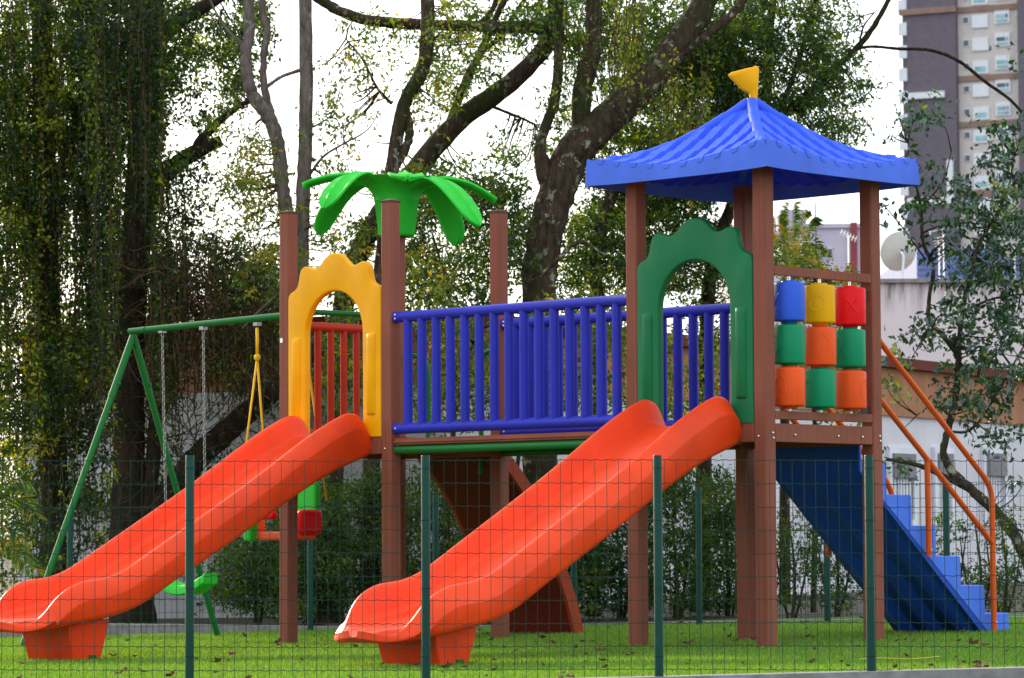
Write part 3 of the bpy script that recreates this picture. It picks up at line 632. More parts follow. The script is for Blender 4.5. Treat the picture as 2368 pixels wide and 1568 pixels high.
# grass blades (stuff)
def tri_mesh(name, V, tint, mat, nv=3, faces_per=None, parent=None, norm_up=False):
    nF = len(V)//nv; me = bpy.data.meshes.new(name)
    me.vertices.add(len(V)); me.vertices.foreach_set('co', V.astype(np.float32).ravel())
    fp = faces_per if faces_per is not None else [[0, 1, 2]]
    idx = (np.arange(nF)[:, None]*nv); loops = np.concatenate([idx+np.array(f)[None] for f in fp], 1).reshape(-1)
    tot = nF*len(fp); me.loops.add(len(loops)); me.loops.foreach_set('vertex_index', loops.astype(np.int32))
    me.polygons.add(tot); me.polygons.foreach_set('loop_start', np.arange(tot, dtype=np.int32)*3)
    try: me.polygons.foreach_set('loop_total', np.full(tot, 3, np.int32))
    except Exception: pass
    at_ = me.attributes.new('tint', 'FLOAT', 'POINT'); at_.data.foreach_set('value', np.repeat(tint, nv).astype(np.float32))
    me.materials.append(mat); me.update(); me.validate()
    o = bpy.data.objects.new(name, me); col.objects.link(o)
    if parent: o.parent = parent
    return o
nb_ = 230000
yy = KY+.14+(24.4-KY-.14)*rng.random(nb_)**1.25; xx = (rng.random(nb_)*2-1)*(.172*yy+.3)
yb = np.array(BF0[1]+(BF1[1]-BF0[1])*(xx-BF0[0])/(BF1[0]-BF0[0]))+.25
k = yy < yb; xx, yy = xx[k], yy[k]; nb_ = len(xx)
zz = .0208*xx; an = rng.random(nb_)*math.pi; hh = .012+.014*rng.random(nb_); ww = .0022+.0018*rng.random(nb_)
ln = rng.normal(0, .008, (nb_, 2))
V = np.zeros((nb_, 3, 3)); V[:, 0] = np.stack([xx-np.cos(an)*ww, yy-np.sin(an)*ww, zz], 1); V[:, 1] = np.stack([xx+np.cos(an)*ww, yy+np.sin(an)*ww, zz], 1); V[:, 2] = np.stack([xx+ln[:, 0], yy+ln[:, 1], zz+hh], 1)
tag(tri_mesh('turf_blades', V.reshape(-1, 3), rng.random(nb_), M['blade']), 'short bright green blades of the artificial turf', 'grass', kind='stuff')
# dead leaves
prot = []
for v in range(5):
    m = MB(); n = 9; pts = []
    for i in range(n):
        a = 2*math.pi*i/n; r_ = (1 if i % 2 == 0 else .55)*random.uniform(.7, 1.1); pts.append((r_*math.cos(a)*.030, r_*math.sin(a)*.022, .007+random.uniform(0, .016)))
    m.add(pts+[(0, 0, .004)], [(i, (i+1) % n, n) for i in range(n)]); prot.append(m.mesh('fallen_leaf', M['deadleaf'], False, False))
rl = random.Random(5); cnt = 0
while cnt < 170:
    y = 14.3+(23.5-14.3)*rl.random()**1.3; x = rl.uniform(-.155, .155)*y
    if x < -.3 and rl.random() < .35: continue
    o = bpy.data.objects.new('fallen_leaf', prot[cnt % 5]); col.objects.link(o); s = rl.choice([.5, .7, .9, 1.1, 1.6 if rl.random() < .4 else 1])
    o.location = (x, y, gz(x)+.016); o.rotation_euler = (rl.uniform(-.5, .5), rl.uniform(-.5, .5), rl.uniform(0, 6.3)); o.scale = (s, s, s)
    tag(o, 'dry brown curled leaf lying on the green turf', 'leaf', 'dead leaves scattered on the turf'); cnt += 1
p = [at(x, y, 16.15) for x, y in ((1975, 1517), (2020, 1513), (2080, 1516), (2120, 1512), (2165, 1524))]
st0 = empty('strap', (p[2].x, p[2].y, gz(p[2].x))); tag(st0, 'thin faded yellow strap lying on the turf near the stairs', 'strap')
m = MB(); pp = [Vector((q.x, 15.9+.12*math.sin(i*2), gz(q.x)+.022)) for i, q in enumerate(p)]
m.tube([q-st0.location for q in spline(pp, 4) and [Vector(v) for v in spline(pp, 4)]], .003, 6); m.build('webbing', M['strap'], st0, smooth=True)
# ------------------------------------------------------------------ wire fences
def fence(name, label, p0, p1, posts, h, wire, zfun, group=None, rp=.020):
    d = Vector((p1[0]-p0[0], p1[1]-p0[1])); Ln = d.length; d.normalize()
    e = empty(name, (p0[0], p0[1], zfun(p0[0]))); tag(e, label, 'fence')
    def P(s, z): x = p0[0]+d.x*s; y = p0[1]+d.y*s; return Vector((x, y, zfun(x)+z))-e.location
    m = MB(); nv = int(Ln/.0515)
    for k in range(nv+1):
        s = k*.0515; j = random.uniform(-.0015, .0015); m.tube([P(s+j, .0), P(s, .5), P(s-j, h-.012)], wire, 4, False)
    nh = int((h-.02)/.1027)
    for r_ in range(nh+1):
        z = h-.016-r_*.1027
        pts = []; ph = random.random()
        for k in range(nv*3+1): s = k*.0515/3; pts.append(P(s, z+.0026*math.sin(k*2*math.pi/3+ph)+.003*math.sin(s*1.9+r_*.7)))
        m.tube(pts, wire, 4, False)
    m.build('wire_mesh', M['fencew'], e, recalc=False)
    for px in posts:
        s = (px-p0[0])/d.x; m = MB(); b0_ = P(s, -.05); t = P(s, h+.004); nx = Vector((-d.y, d.x, 0))*(-.0)
        n = 14; secs = []
        for c, k in ((b0_, 1), (t, 1), (t+Vector((0, 0, .003)), .92)):
            row = []
            for i in range(n):
                a = 2*math.pi*i/n; r_ = rp*k*(1-.14*(i in (0, 7))); row.append(c+Vector((r_*math.cos(a-math.pi/2), r_*math.sin(a-math.pi/2)-.022, 0)))
            secs.append(row)
        m.loft(secs); o = m.build('fence_post', M['fence'], e, auto=35)
        for z in (.12, .42, .72, h-.05): q = MB(); c = P(s, z); q.tube([c+Vector((-rp-.006, .0, 0)), c+Vector((-rp-.004, -.022-rp, 0)), c+Vector((rp+.004, -.022-rp, 0)), c+Vector((rp+.006, 0, 0))], .0012, 4); q.build('wire_tie', M['fencew'], o)
    return e
fence('front_wire_fence', 'low green wire mesh fence on a concrete kerb in front of the slides', (-3.6, 14.1), (3.8, 14.1), [-2.47, -1.428, -.385, .642, 1.577, 2.6], 1.0, .0016, lambda x: .027-.004*x)
fence('back_wire_fence', 'low green wire mesh fence behind the play set in front of the hedge', BF0, BF1, [-3.45, -2.5, -1.54, -.58, .45, 1.36, 2.27, 3.10, 3.95], 1.0, .0017, gz, rp=.024)
# ------------------------------------------------------------------ trees
FACES = [[0, 1, 2], [0, 2, 3]]
def leaf_mesh(name, C, size, tint, mat, parent, droop=.35, wid=.42, bias=None):
    n = len(C); C = C-np.array(parent.location)[None]
    d = rng.normal(size=(n, 3)); d[:, 2] -= droop*2.0
    if bias is not None: d += bias
    d /= np.linalg.norm(d, axis=1)[:, None]
    q = rng.normal(size=(n, 3)); s = np.cross(d, q); s /= np.linalg.norm(s, axis=1)[:, None]; nrm = np.cross(s, d)
    L_ = size[:, None]; wv = wid*size[:, None]*.5
    V = np.zeros((n, 4, 3)); mid = C+d*L_*.42
    V[:, 0] = C; V[:, 1] = mid+s*wv+nrm*wv*.35; V[:, 2] = C+d*L_-nrm*L_*.08; V[:, 3] = mid-s*wv+nrm*wv*.35
    return tri_mesh(name, V.reshape(-1, 3), tint, mat, 4, FACES, parent)
def pxm(Y): return Y/F
def make_tree(name, label, cat, Y, trunks, clumps, leaf_px, lm, bm_, vines=(), group=None, twigs=True, wob=.05, wid=.42, droop=.35, spread=20, dY=1.0, extra=None, child='crown', dens=1.35):
    b0_ = trunks[0][0][0]; base = at(b0_[0], b0_[1], Y); e = empty(name, (base.x, Y, gz(base.x)))
    tag(e, label, cat, group)
    m = MB(); skel = []
    for ti, (pts, wds, *yo) in enumerate(trunks):
        yoff = yo[0] if yo else [0]*len(pts)
        P = [(*at(x, y, Y+dy), ) for (x, y), dy in zip(pts, yoff)]
        if ti == 0: P = [(P[0][0], Y, gz(P[0][0])-.15)]+P[1:] if len(P) > 1 else P
        sp = spline([(*p, wd*pxm(Y)/2) for p, wd in zip(P, wds)], 8)
        bg_ = max(wds) > 40; bump = [1+(.015 if bg_ else .05)*math.sin(i*1.7+ti)+random.uniform(-wob, wob)*(.3 if bg_ else 1) for i in range(len(sp))]
        n_ = 14 if max(wds) > 20 else 8
        pts3 = []
        for i, p in enumerate(sp): j = p[3]*(.05 if bg_ else .15); pts3.append(Vector(p[:3])+Vector((random.uniform(-j, j), random.uniform(-j, j), 0)))
        m.tube([p-e.location for p in pts3], [max(.003, p[3]*bb) for p, bb in zip(sp, bump)], n_, True, .035)
        skel += [np.array(p) for p in pts3]
    skel = np.array(skel)
    m.build('trunk', M[bm_], e, smooth=True)
    tw = MB(); Cs = []; Sz = []; Ti = []
    for cl in clumps:
        cx, cy, rx, ry, nc, per = cl[:6]; nc = int(nc*dens); o_ = cl[6] if len(cl) > 6 else {}
        sp_ = o_.get('spread', spread); yo_ = o_.get('y', 0); bright = o_.get('tint', 0)
        for _ in range(nc):
            r_ = math.sqrt(random.random()); a = random.random()*2*math.pi
            x = cx+rx*r_*math.cos(a); y = cy+ry*r_*math.sin(a); dep = Y+yo_+random.uniform(-dY, dY); c = at(x, y, dep)
            if c.z < .1: continue
            k = max(3, int(per*random.uniform(.5, 1.5))); sg = sp_*random.uniform(.6, 1.3)*pxm(Y)
            off = rng.normal(size=(k, 3))*np.array([sg, sg, sg*.7])[None]
            Cs.append(np.array(c)[None]+off); Sz.append(leaf_px*pxm(Y)*(.6+.8*rng.random(k))); t0 = random.random()**1.3*.6+bright
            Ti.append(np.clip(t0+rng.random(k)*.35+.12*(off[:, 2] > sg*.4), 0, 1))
            if twigs and random.random() < o_.get('tw', .5):
                dd = np.linalg.norm(skel-np.array(c)[None], axis=1); j = int(dd.argmin())
                if dd[j] < 160*pxm(Y):
                    q = Vector(skel[j]); mid = (q+c)/2+Vector((random.uniform(-.1, .1), random.uniform(-.1, .1), random.uniform(-.12, .1)))*dd[j]*1.2
                    w0 = random.uniform(1.6, 3.4)*pxm(Y)
                    tw.tube([Vector(v)-e.location for v in spline([q, mid, c], 4)], [w0*(1-.8*i/8) for i in range(9)], 4, False)
    vm = MB(); bz = None
    for vn in vines:     # region of hanging strands: x0,x1,y0,y1,len0,len1,n,leaves
        x0, x1, y0, y1, l0, l1, nn_, per = vn[:8]; bt = vn[8] if len(vn) > 8 else 0
        for _ in range(nn_):
            x = random.uniform(x0, x1); y = random.uniform(y0, y1); Lp = random.uniform(l0, l1); dep = Y+random.uniform(-1.2, .8); pts = []
            dx = random.uniform(-8, 8)
            for i in range(7): pts.append(at(x+dx*i/6+random.uniform(-4, 4), y+Lp*i/6, dep))
            if pts[-1].z < .05: pts = [p for p in pts if p.z > .05]
            if len(pts) < 3: continue
            sp = spline(pts, 4); vm.tube([Vector(p)-e.location for p in sp], random.uniform(.7, 1.5)*pxm(Y), 3, False)
            k = int(per*Lp/100); ii = rng.random(k)*(len(sp)-1.001); i0 = ii.astype(int); fr = (ii-i0)[:, None]; A = np.array(sp)
            if k < 1: continue
            c = A[i0]*(1-fr)+A[i0+1]*fr+rng.normal(size=(k, 3))*7*pxm(Y)
            Cs.append(c); Sz.append(leaf_px*pxm(Y)*(.6+.7*rng.random(k))); Ti.append(np.clip(random.random()**1.6*.6+bt+rng.random(k)*.4, 0, 1))
    if tw.v: tw.build('twigs', M['twig'], e, recalc=False)
    if vm.v: vm.build('hanging_vines', M['vine'], e, recalc=False)
    if Cs:
        C = np.concatenate(Cs); S_ = np.concatenate(Sz); T_ = np.concatenate(Ti)
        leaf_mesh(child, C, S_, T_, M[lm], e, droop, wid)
    return e
# far left ivy-clad tree
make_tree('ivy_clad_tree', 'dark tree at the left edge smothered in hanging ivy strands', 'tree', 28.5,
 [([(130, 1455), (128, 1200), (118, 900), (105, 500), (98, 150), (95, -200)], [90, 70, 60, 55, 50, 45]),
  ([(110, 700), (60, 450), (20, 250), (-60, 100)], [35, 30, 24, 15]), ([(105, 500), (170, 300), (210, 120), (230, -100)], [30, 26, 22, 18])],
 [(60, 150, 220, 330, 230, 50, {'tint': .06}), (60, 650, 200, 330, 170, 48, {'tint': .08}), (30, 800, 110, 330, 40, 40, {'tint': .4}), (0, 300, 90, 350, 40, 40, {'tint': .4}), (70, 1060, 190, 260, 110, 42), (-150, 300, 160, 500, 90, 50)], 12, 'leaf_dark', 'bark_dark',  # raised tints paint yellow backlight into the leaves, strongest at the left edge
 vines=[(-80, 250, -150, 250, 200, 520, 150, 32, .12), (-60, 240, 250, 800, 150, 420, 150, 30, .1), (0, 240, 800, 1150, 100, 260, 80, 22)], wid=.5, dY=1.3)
make_tree('ivy_clad_tree', 'dark ivy covered tree behind the swing frame with a thick limb reaching right', 'tree', 27.5,
 [([(310, 1455), (298, 1250), (300, 1000), (305, 760), (315, 520), (328, 250), (330, 60), (322, -200)], [120, 90, 72, 66, 62, 56, 52, 44]),
  ([(312, 600), (350, 440), (400, 385), (455, 350), (512, 325)], [60, 46, 40, 36, 26]), ([(440, 358), (490, 295), (545, 250), (580, 232)], [24, 20, 15, 10]),
  ([(325, 230), (360, 110), (400, 60), (455, 25), (560, -40)], [46, 42, 38, 32, 26]),
  ([(290, 1430), (350, 1230), (430, 1090), (520, 1000), (610, 920), (700, 850), (800, 700)], [90, 66, 60, 56, 52, 46, 30], [0, 0, 0, 0, 0, .5, 1]),
  ([(320, 1440), (330, 1250), (352, 1080), (362, 900), (352, 700)], [60, 44, 36, 30, 20])],
 [(300, 60, 150, 170, 150, 48), (290, 420, 110, 300, 130, 42, {'y': 1.5}), (500, 60, 130, 90, 62, 34, {'spread': 16, 'y': 1.3}), (460, 190, 120, 110, 66, 28, {'spread': 15, 'y': 1.3}), (560, 120, 60, 130, 34, 30, {'spread': 15}), (430, 430, 90, 90, 46, 26, {'spread': 14}),
  (300, 800, 110, 220, 110, 40, {'y': 1.4}), (470, 640, 140, 90, 90, 34), (300, 1150, 110, 200, 46, 30, {'y': 1.4}), (550, 760, 90, 100, 46, 28), (470, 1100, 90, 120, 16, 14, {'spread': 14})], 12, 'leaf_dark', 'bark_dark',
 vines=[(200, 380, -120, 250, 200, 480, 130, 32), (210, 290, 350, 760, 120, 380, 60, 28), (350, 430, 350, 760, 120, 380, 60, 26), (350, 640, 540, 700, 120, 300, 110, 8), (340, 620, 620, 850, 80, 250, 60, 8)], wid=.5)
# tangle of dry climbing stems
def tangle(name, label, Y, reg, n, mat, lw=(1, 2.4), extra=0):
    x0, x1, y0, y1 = reg; b = at((x0+x1)/2, 1440, Y); e = empty(name, (b.x, Y, gz(b.x))); tag(e, label, 'climber'); m = MB()
    for _ in range(n):
        x, y = random.uniform(x0, x1), random.uniform(y0, y1); pts = [(x, y)]; a = random.uniform(0, 6.28); dep = Y+random.uniform(-.7, .7)
        for _ in range(random.randint(3, 6)):
            a += random.uniform(-.9, .9); pts.append((pts[-1][0]+math.cos(a)*35, pts[-1][1]+math.sin(a)*30+14))
        w0 = random.uniform(*lw)*pxm(Y)/2
        m.tube([Vector(v)-e.location for v in spline([at(px, py, dep+random.uniform(-.15, .15)) for px, py in pts], 4)], w0, 3, False)
    m.build('stems', M[mat], e, recalc=False); return e
tangle('dry_climber', 'brown tangle of dry climbing stems hanging behind the green swing beam', 27.0, (340, 650, 560, 830), 420, 'vine', (1, 3))
tangle('dry_climber', 'dark tangle of bare twigs at the foot of the ivy clad trees', 27.2, (250, 660, 820, 1250), 190, 'twig', (1, 3.2))
# pale double trunk tree
make_tree('double_trunk_tree', 'pale barked tree with two trunks rising behind the left tower', 'tree', 26.0,
 [([(728, 1452), (718, 1200), (706, 900), (697, 640), (700, 480), (706, 330), (708, 150), (703, -150)], [52, 44, 38, 36, 34, 33, 32, 30]),
  ([(690, 760), (668, 520), (650, 420), (640, 320), (615, 262), (580, 210), (568, 140), (575, 60), (576, -150)], [34, 34, 33, 32, 34, 30, 27, 27, 25]),
  ([(632, 290), (612, 205), (610, 140), (618, 70), (606, 20), (612, -150)], [22, 18, 17, 18, 16, 14]), ([(618, 200), (650, 178), (700, 160)], [9, 8, 9]), ([(706, 420), (745, 365), (790, 335), (850, 300), (880, 250)], [7, 6, 5, 3, 2]), ([(710, 300), (745, 282), (768, 262), (790, 200)], [5, 4, 3, 2]), ([(575, 110), (535, 80), (500, 30), (470, -40)], [8, 7, 5, 4]), ([(690, 640), (620, 700), (560, 760)], [8, 6, 4])],
 [(590, 400, 70, 80, 36, 24, {'tint': .2}), (640, 520, 90, 90, 30, 22, {'tint': .15}), (770, 420, 60, 60, 12, 16, {'tint': .1}), (600, 640, 60, 60, 16, 20), (740, 300, 60, 60, 8, 12), (540, 300, 60, 90, 22, 18), (650, 620, 60, 70, 20, 20), (560, 480, 60, 80, 24, 22), (800, 560, 60, 60, 26, 18, {'tint': .1})], 12, 'leaf_light', 'bark_pale', spread=15)
make_tree('curved_trunk_tree', 'slim tree with an S curved trunk behind the plastic palm crown', 'tree', 25.9,
 [([(850, 1452), (858, 1150), (868, 850), (885, 600), (903, 430), (918, 320), (935, 240), (972, 170), (988, 90), (985, -150)], [52, 42, 38, 36, 34, 32, 32, 34, 34, 30]),
  ([(912, 390), (938, 345), (948, 300), (940, 250)], [18, 20, 20, 14]), ([(905, 240), (870, 200), (840, 140), (800, 90)], [8, 7, 5, 3])],
 [(840, 200, 90, 90, 24, 16, {'tint': .15}), (800, 300, 60, 60, 10, 12), (880, 70, 90, 60, 20, 14), (800, 160, 80, 80, 12, 10, {'tw': 1}), (760, 330, 60, 90, 12, 10, {'tw': 1}), (1060, 40, 90, 40, 24, 18), (1000, 220, 60, 90, 34, 22), (1040, 120, 80, 60, 26, 20), (960, 430, 100, 50, 30, 22)], 13, 'leaf_light', 'bark_mid', spread=14)
make_tree('leaning_tree', 'dark trunk leaning up to the right between the palm crown and the big tree', 'tree', 27.0,
 [([(768, 1455), (768, 1250), (775, 1050), (785, 800), (810, 640), (870, 510), (960, 395), (1060, 280), (1150, 215), (1225, 150), (1275, 70), (1300, -150)], [60, 48, 44, 50, 50, 48, 50, 48, 46, 42, 40, 36]),
  ([(960, 385), (1030, 300), (1075, 190), (1115, 110), (1180, -30)], [20, 20, 18, 17, 14]), ([(1055, 250), (1110, 130), (1160, 80), (1225, -20)], [15, 13, 12, 10]), ([(1110, 235), (1160, 255), (1210, 275), (1240, 290)], [8, 7, 6, 5])],
 [(1060, 440, 110, 70, 46, 24), (1130, 500, 90, 90, 44, 24), (1030, 560, 90, 90, 44, 24), (1110, 140, 70, 70, 26, 20), (1190, 60, 70, 60, 24, 20), (1190, 330, 40, 60, 12, 14), (960, 620, 70, 60, 30, 22), (1120, 650, 60, 60, 30, 22), (860, 560, 50, 70, 20, 20), (1080, 520, 150, 130, 70, 26), (1150, 400, 70, 60, 20, 20), (1000, 680, 120, 60, 40, 24)], 13, 'leaf_mid', 'bark_mid', spread=15)
make_tree('big_lichen_tree', 'big tree with a thick lichen spotted trunk leaning right behind the blue railing', 'tree', 26.5,
 [([(1262, 1452), (1255, 1250), (1248, 1000), (1245, 760), (1252, 600), (1280, 470), (1330, 350), (1400, 280), (1480, 205), (1560, 110), (1620, 20), (1690, -150)], [112, 92, 82, 78, 82, 86, 88, 80, 74, 66, 60, 56]),
  ([(1290, 470), (1262, 400), (1250, 330), (1290, 180), (1284, -150)], [50, 44, 26, 24, 22]), ([(1350, 360), (1345, 220), (1372, 100), (1370, -150)], [44, 46, 40, 34]),
  ([(1580, 120), (1640, 75), (1700, 25), (1760, -60)], [26, 22, 20, 16]), ([(1300, 100), (1270, 66), (1150, 62), (1000, 58), (900, 52), (830, 42), (760, 12), (690, -40)], [30, 32, 28, 26, 27, 25, 24, 22], [0]*8),
  ([(1110, 55), (1140, 20), (1165, -60)], [16, 13, 10]), ([(1380, 690), (1378, 600), (1392, 520), (1420, 440), (1450, 380)], [32, 30, 30, 28, 24], [.6]*5),
  ([(1372, 1440), (1376, 1100), (1380, 690)], [36, 32, 32], [.6]*3), ([(1250, 640), (1290, 600), (1340, 560), (1400, 590)], [12, 10, 8, 4], [-.6]*4)],
 [(1420, 70, 140, 130, 150, 38, {'y': 1.4}), (1600, 200, 130, 160, 150, 40, {'y': 1.5}), (1500, 400, 150, 120, 150, 38, {'y': 1.5}), (1300, 300, 60, 140, 40, 24, {'y': 1.3}), (1420, 560, 110, 100, 90, 30, {'y': 1}), (1600, 400, 130, 90, 100, 34, {'y': 1}), (1240, 60, 60, 60, 24, 20), (1190, 560, 60, 80, 40, 26), (1340, 640, 140, 60, 60, 26, {'y': 1.3}), (1290, -120, 300, 120, 120, 40), (1560, 280, 170, 200, 170, 40, {'y': 1.6, 'tint': .1}), (1480, 560, 180, 130, 130, 34, {'y': 1.6, 'tint': .15}), (1700, 160, 120, 160, 80, 36, {'y': 1.4})], 13, 'leaf_mid', 'bark_mid',
 vines=[(1400, 1500, -60, 60, 100, 260, 34, 22, .35), (1280, 1400, -80, 100, 120, 300, 24, 12), (1500, 1640, 100, 330, 100, 220, 50, 20, .3)], spread=17)
make_tree('airy_tree', 'tree with slender branches and loose foliage behind the blue roof', 'tree', 28.0,
 [([(1620, 1452), (1625, 1200), (1632, 900), (1640, 650), (1690, 480), (1740, 380), (1770, 290), (1775, 150), (1800, -150)], [44, 38, 34, 32, 28, 26, 24, 20, 14]),
  ([(1750, 370), (1810, 270), (1870, 215), (1920, 165), (1975, 118), (2020, 62), (2060, -10), (2080, -60)], [20, 19, 18, 17, 15, 13, 11, 8]),
  ([(1790, 290), (1840, 160), (1870, 60), (1900, -60)], [13, 12, 10, 8]), ([(1960, 120), (2010, 108), (2080, 113), (2150, 116), (2215, 140), (2280, 190), (2345, 240), (2420, 330)], [8, 7, 7.5, 8, 8, 8, 7, 6]), ([(1985, 110), (1998, 60), (2030, 20)], [5, 4, 2])],
 [(1790, 120, 150, 130, 170, 34), (1850, 260, 130, 110, 110, 30), (1720, 320, 110, 110, 110, 34), (1900, 70, 90, 80, 52, 24), (1960, 190, 60, 70, 34, 20), (1910, 330, 60, 60, 26, 18), (1650, 80, 120, 120, 110, 36), (1960, 290, 50, 50, 14, 14), (1600, 580, 110, 80, 60, 28), (1660, 700, 90, 120, 60, 28), (1780, -110, 200, 100, 80, 40)], 13, 'leaf_mid', 'bark_dark', spread=15, wid=.36)
# loose foliage behind the bridge
make_tree('young_broadleaf_tree', 'young yellow green leafy tree behind the bridge railing', 'tree', 25.6,
 [([(1030, 1452), (1035, 1200), (1050, 950), (1040, 700), (1000, 540)], [18, 15, 12, 9, 5]), ([(1045, 900), (1110, 760), (1160, 640)], [8, 6, 3]), ([(1200, 1452), (1190, 1150), (1230, 900), (1290, 760)], [12, 10, 7, 4])],
 [(1010, 760, 90, 110, 40, 18), (1110, 800, 100, 110, 52, 22), (1200, 880, 130, 110, 70, 24), (1040, 920, 110, 70, 50, 22), (1000, 620, 70, 80, 30, 20), (1420, 860, 130, 120, 70, 24), (1560, 880, 120, 130, 70, 24), (800, 700, 50, 90, 20, 18), (780, 880, 60, 120, 36, 22), (1350, 720, 120, 60, 40, 22)], 14, 'leaf_light', 'twig', spread=14)
make_tree('shaded_tree', 'shaded dark tree filling the space behind the left tower posts', 'tree', 30.0,
 [([(640, 1452), (642, 1200), (650, 900), (640, 700)], [50, 40, 30, 18]), ([(645, 1000), (580, 850), (540, 700)], [20, 14, 8])],
 [(650, 980, 120, 220, 90, 30), (800, 1000, 110, 200, 80, 28), (480, 1240, 200, 160, 36, 22), (560, 700, 90, 130, 50, 26), (700, 760, 60, 140, 30, 22), (150, 1250, 220, 180, 90, 34)], 13, 'leaf_dark', 'bark_dark', spread=18)
# glossy small tree at right
make_tree('glossy_leaved_tree', 'small glossy leaved tree with a twisting trunk behind the orange handrails', 'tree', 25.2,
 [([(2420, 1450), (2390, 1330), (2330, 1215), (2255, 1140), (2205, 1095), (2182, 1045), (2196, 980), (2212, 900), (2216, 820), (2205, 780)], [36, 31, 26, 24, 21, 17, 16, 15, 15, 14]),
  ([(2212, 815), (2180, 775), (2148, 740), (2150, 680), (2158, 620), (2135, 560), (2128, 470), (2105, 380), (2100, 330)], [14, 12, 10, 9, 9, 8, 7, 5, 3]),
  ([(2214, 830), (2226, 720), (2245, 640), (2262, 570), (2290, 520), (2330, 440), (2345, 360)], [12, 10, 10, 9, 7, 5, 3]), ([(2250, 1135), (2180, 1100), (2120, 1075), (2050, 1062)], [16, 13, 11, 8]), ([(2200, 960), (2150, 940), (2090, 990)], [4, 3, 2]),
  ([(2225, 720), (2300, 690), (2368, 680)], [6, 5, 4]), ([(2130, 480), (2180, 420), (2200, 350)], [5, 4, 2]), ([(2190, 1000), (2260, 980), (2368, 800)], [7, 6, 4]), ([(2140, 600), (2090, 530), (2040, 470)], [5, 4, 2])],
 [(2150, 440, 80, 100, 34, 15), (2110, 320, 60, 70, 14, 11), (2330, 330, 70, 100, 26, 14), (2300, 450, 90, 90, 60, 18), (2330, 560, 70, 90, 60, 18), (2230, 560, 60, 60, 22, 14), (2160, 600, 60, 50, 14, 12), (2290, 680, 90, 80, 50, 16), (2200, 740, 90, 70, 34, 14), (2320, 800, 80, 100, 54, 16), (2240, 900, 90, 80, 44, 15), (2120, 780, 60, 60, 14, 10), (2070, 870, 40, 70, 12, 12, {'tint': .3}), (2310, 960, 80, 80, 30, 14), (2090, 1060, 60, 50, 8, 9), (2070, 480, 50, 24, 5, 9), (2010, 490, 40, 30, 5, 9), (2010, 370, 30, 30, 3, 8), (2060, 260, 60, 60, 9, 8), (2150, 270, 60, 60, 12, 9), (2350, 130, 20, 40, 4, 9), (2350, 1100, 40, 60, 6, 10)], 17, 'leaf_gloss', 'bark_mid', spread=14, wid=.5, dY=.6, droop=.45, dens=.78)
# palm fronds
def palm_plant(name, label, Y, base, tips, leafw, mat, n=26, ll=40):
    b = at(*base, Y); g = at(base[0], 1445, Y); e = empty(name, (g.x, Y, gz(g.x))); tag(e, label, 'palm')
    m = MB(); m.tube([Vector((g.x, Y, gz(g.x)-.1))-e.location, b-e.location], [14*pxm(Y), 9*pxm(Y)], 10); m.build('trunk', M['bark_mid'], e, smooth=True)
    for (tx, ty, bx, by) in tips:
        dy = random.uniform(-.4, .4); pts = spline([b, at(bx, by, Y+dy*.5), at(tx, ty, Y+dy)], 10); V = []; ti = []
        for i in range(2, len(pts)-1):
            p = Vector(pts[i])-e.location; d = (Vector(pts[i+1])-Vector(pts[i-1])).normalized()
            for s in (-1, 1):
                for q in range(2):
                    sd = (d.cross(Vector((0, 1, .3))).normalized()*s+d*.8+Vector((0, random.uniform(-.5, .5), -.25))).normalized(); l = ll*pxm(Y)*random.uniform(.7, 1.1)*(1-.5*abs(i/len(pts)-.5)); wv = sd.cross(Vector((random.uniform(-.3, .3), 1, random.uniform(-.3, .3)))).normalized()*leafw*pxm(Y); p2 = p+d*(q*.5*(Vector(pts[i+1])-Vector(pts[i])).length)
                    V += [p2, p2+sd*l*.5+wv, p2+sd*l+Vector((0, 0, -.15*l)), p2+sd*l*.5-wv]; ti.append(random.random())
        if V: tri_mesh('palm_frond', np.array([tuple(v) for v in V]), np.array(ti), M[mat], 4, FACES, e)
palm_plant('garden_palm', 'feathery yellow green palm seen between the two right hand posts', 30.0, (1815, 640), [(1830, 470, 1825, 540), (1880, 500, 1860, 530), (1795, 500, 1800, 550), (1900, 590, 1870, 560), (1770, 560, 1790, 570), (1850, 640, 1850, 590), (1905, 650, 1880, 610)], 1.5, 'leaf_hedge')
palm_plant('low_palm', 'low dark palm with arching fronds at the left edge', 25.6, (-60, 1250), [(70, 1110, 10, 1120), (90, 1200, 30, 1150), (60, 1300, 20, 1210), (-30, 1080, -50, 1150), (100, 1340, 30, 1270)], 1.8, 'leaf_hedge', ll=46)
make_tree('leafy_shrub', 'bright leafy shrub seen through the block panel', 'shrub', 26.5, [([(1880, 1452), (1885, 1100), (1880, 800), (1890, 650)], [14, 12, 9, 4])],
 [(1850, 620, 60, 50, 26, 18, {'tint': .2}), (1930, 640, 50, 30, 18, 18, {'tint': .2}), (1880, 760, 90, 110, 34, 20), (1960, 900, 70, 120, 30, 18), (1830, 560, 40, 50, 14, 14, {'tint': .25})], 14, 'leaf_light', 'twig', spread=13)
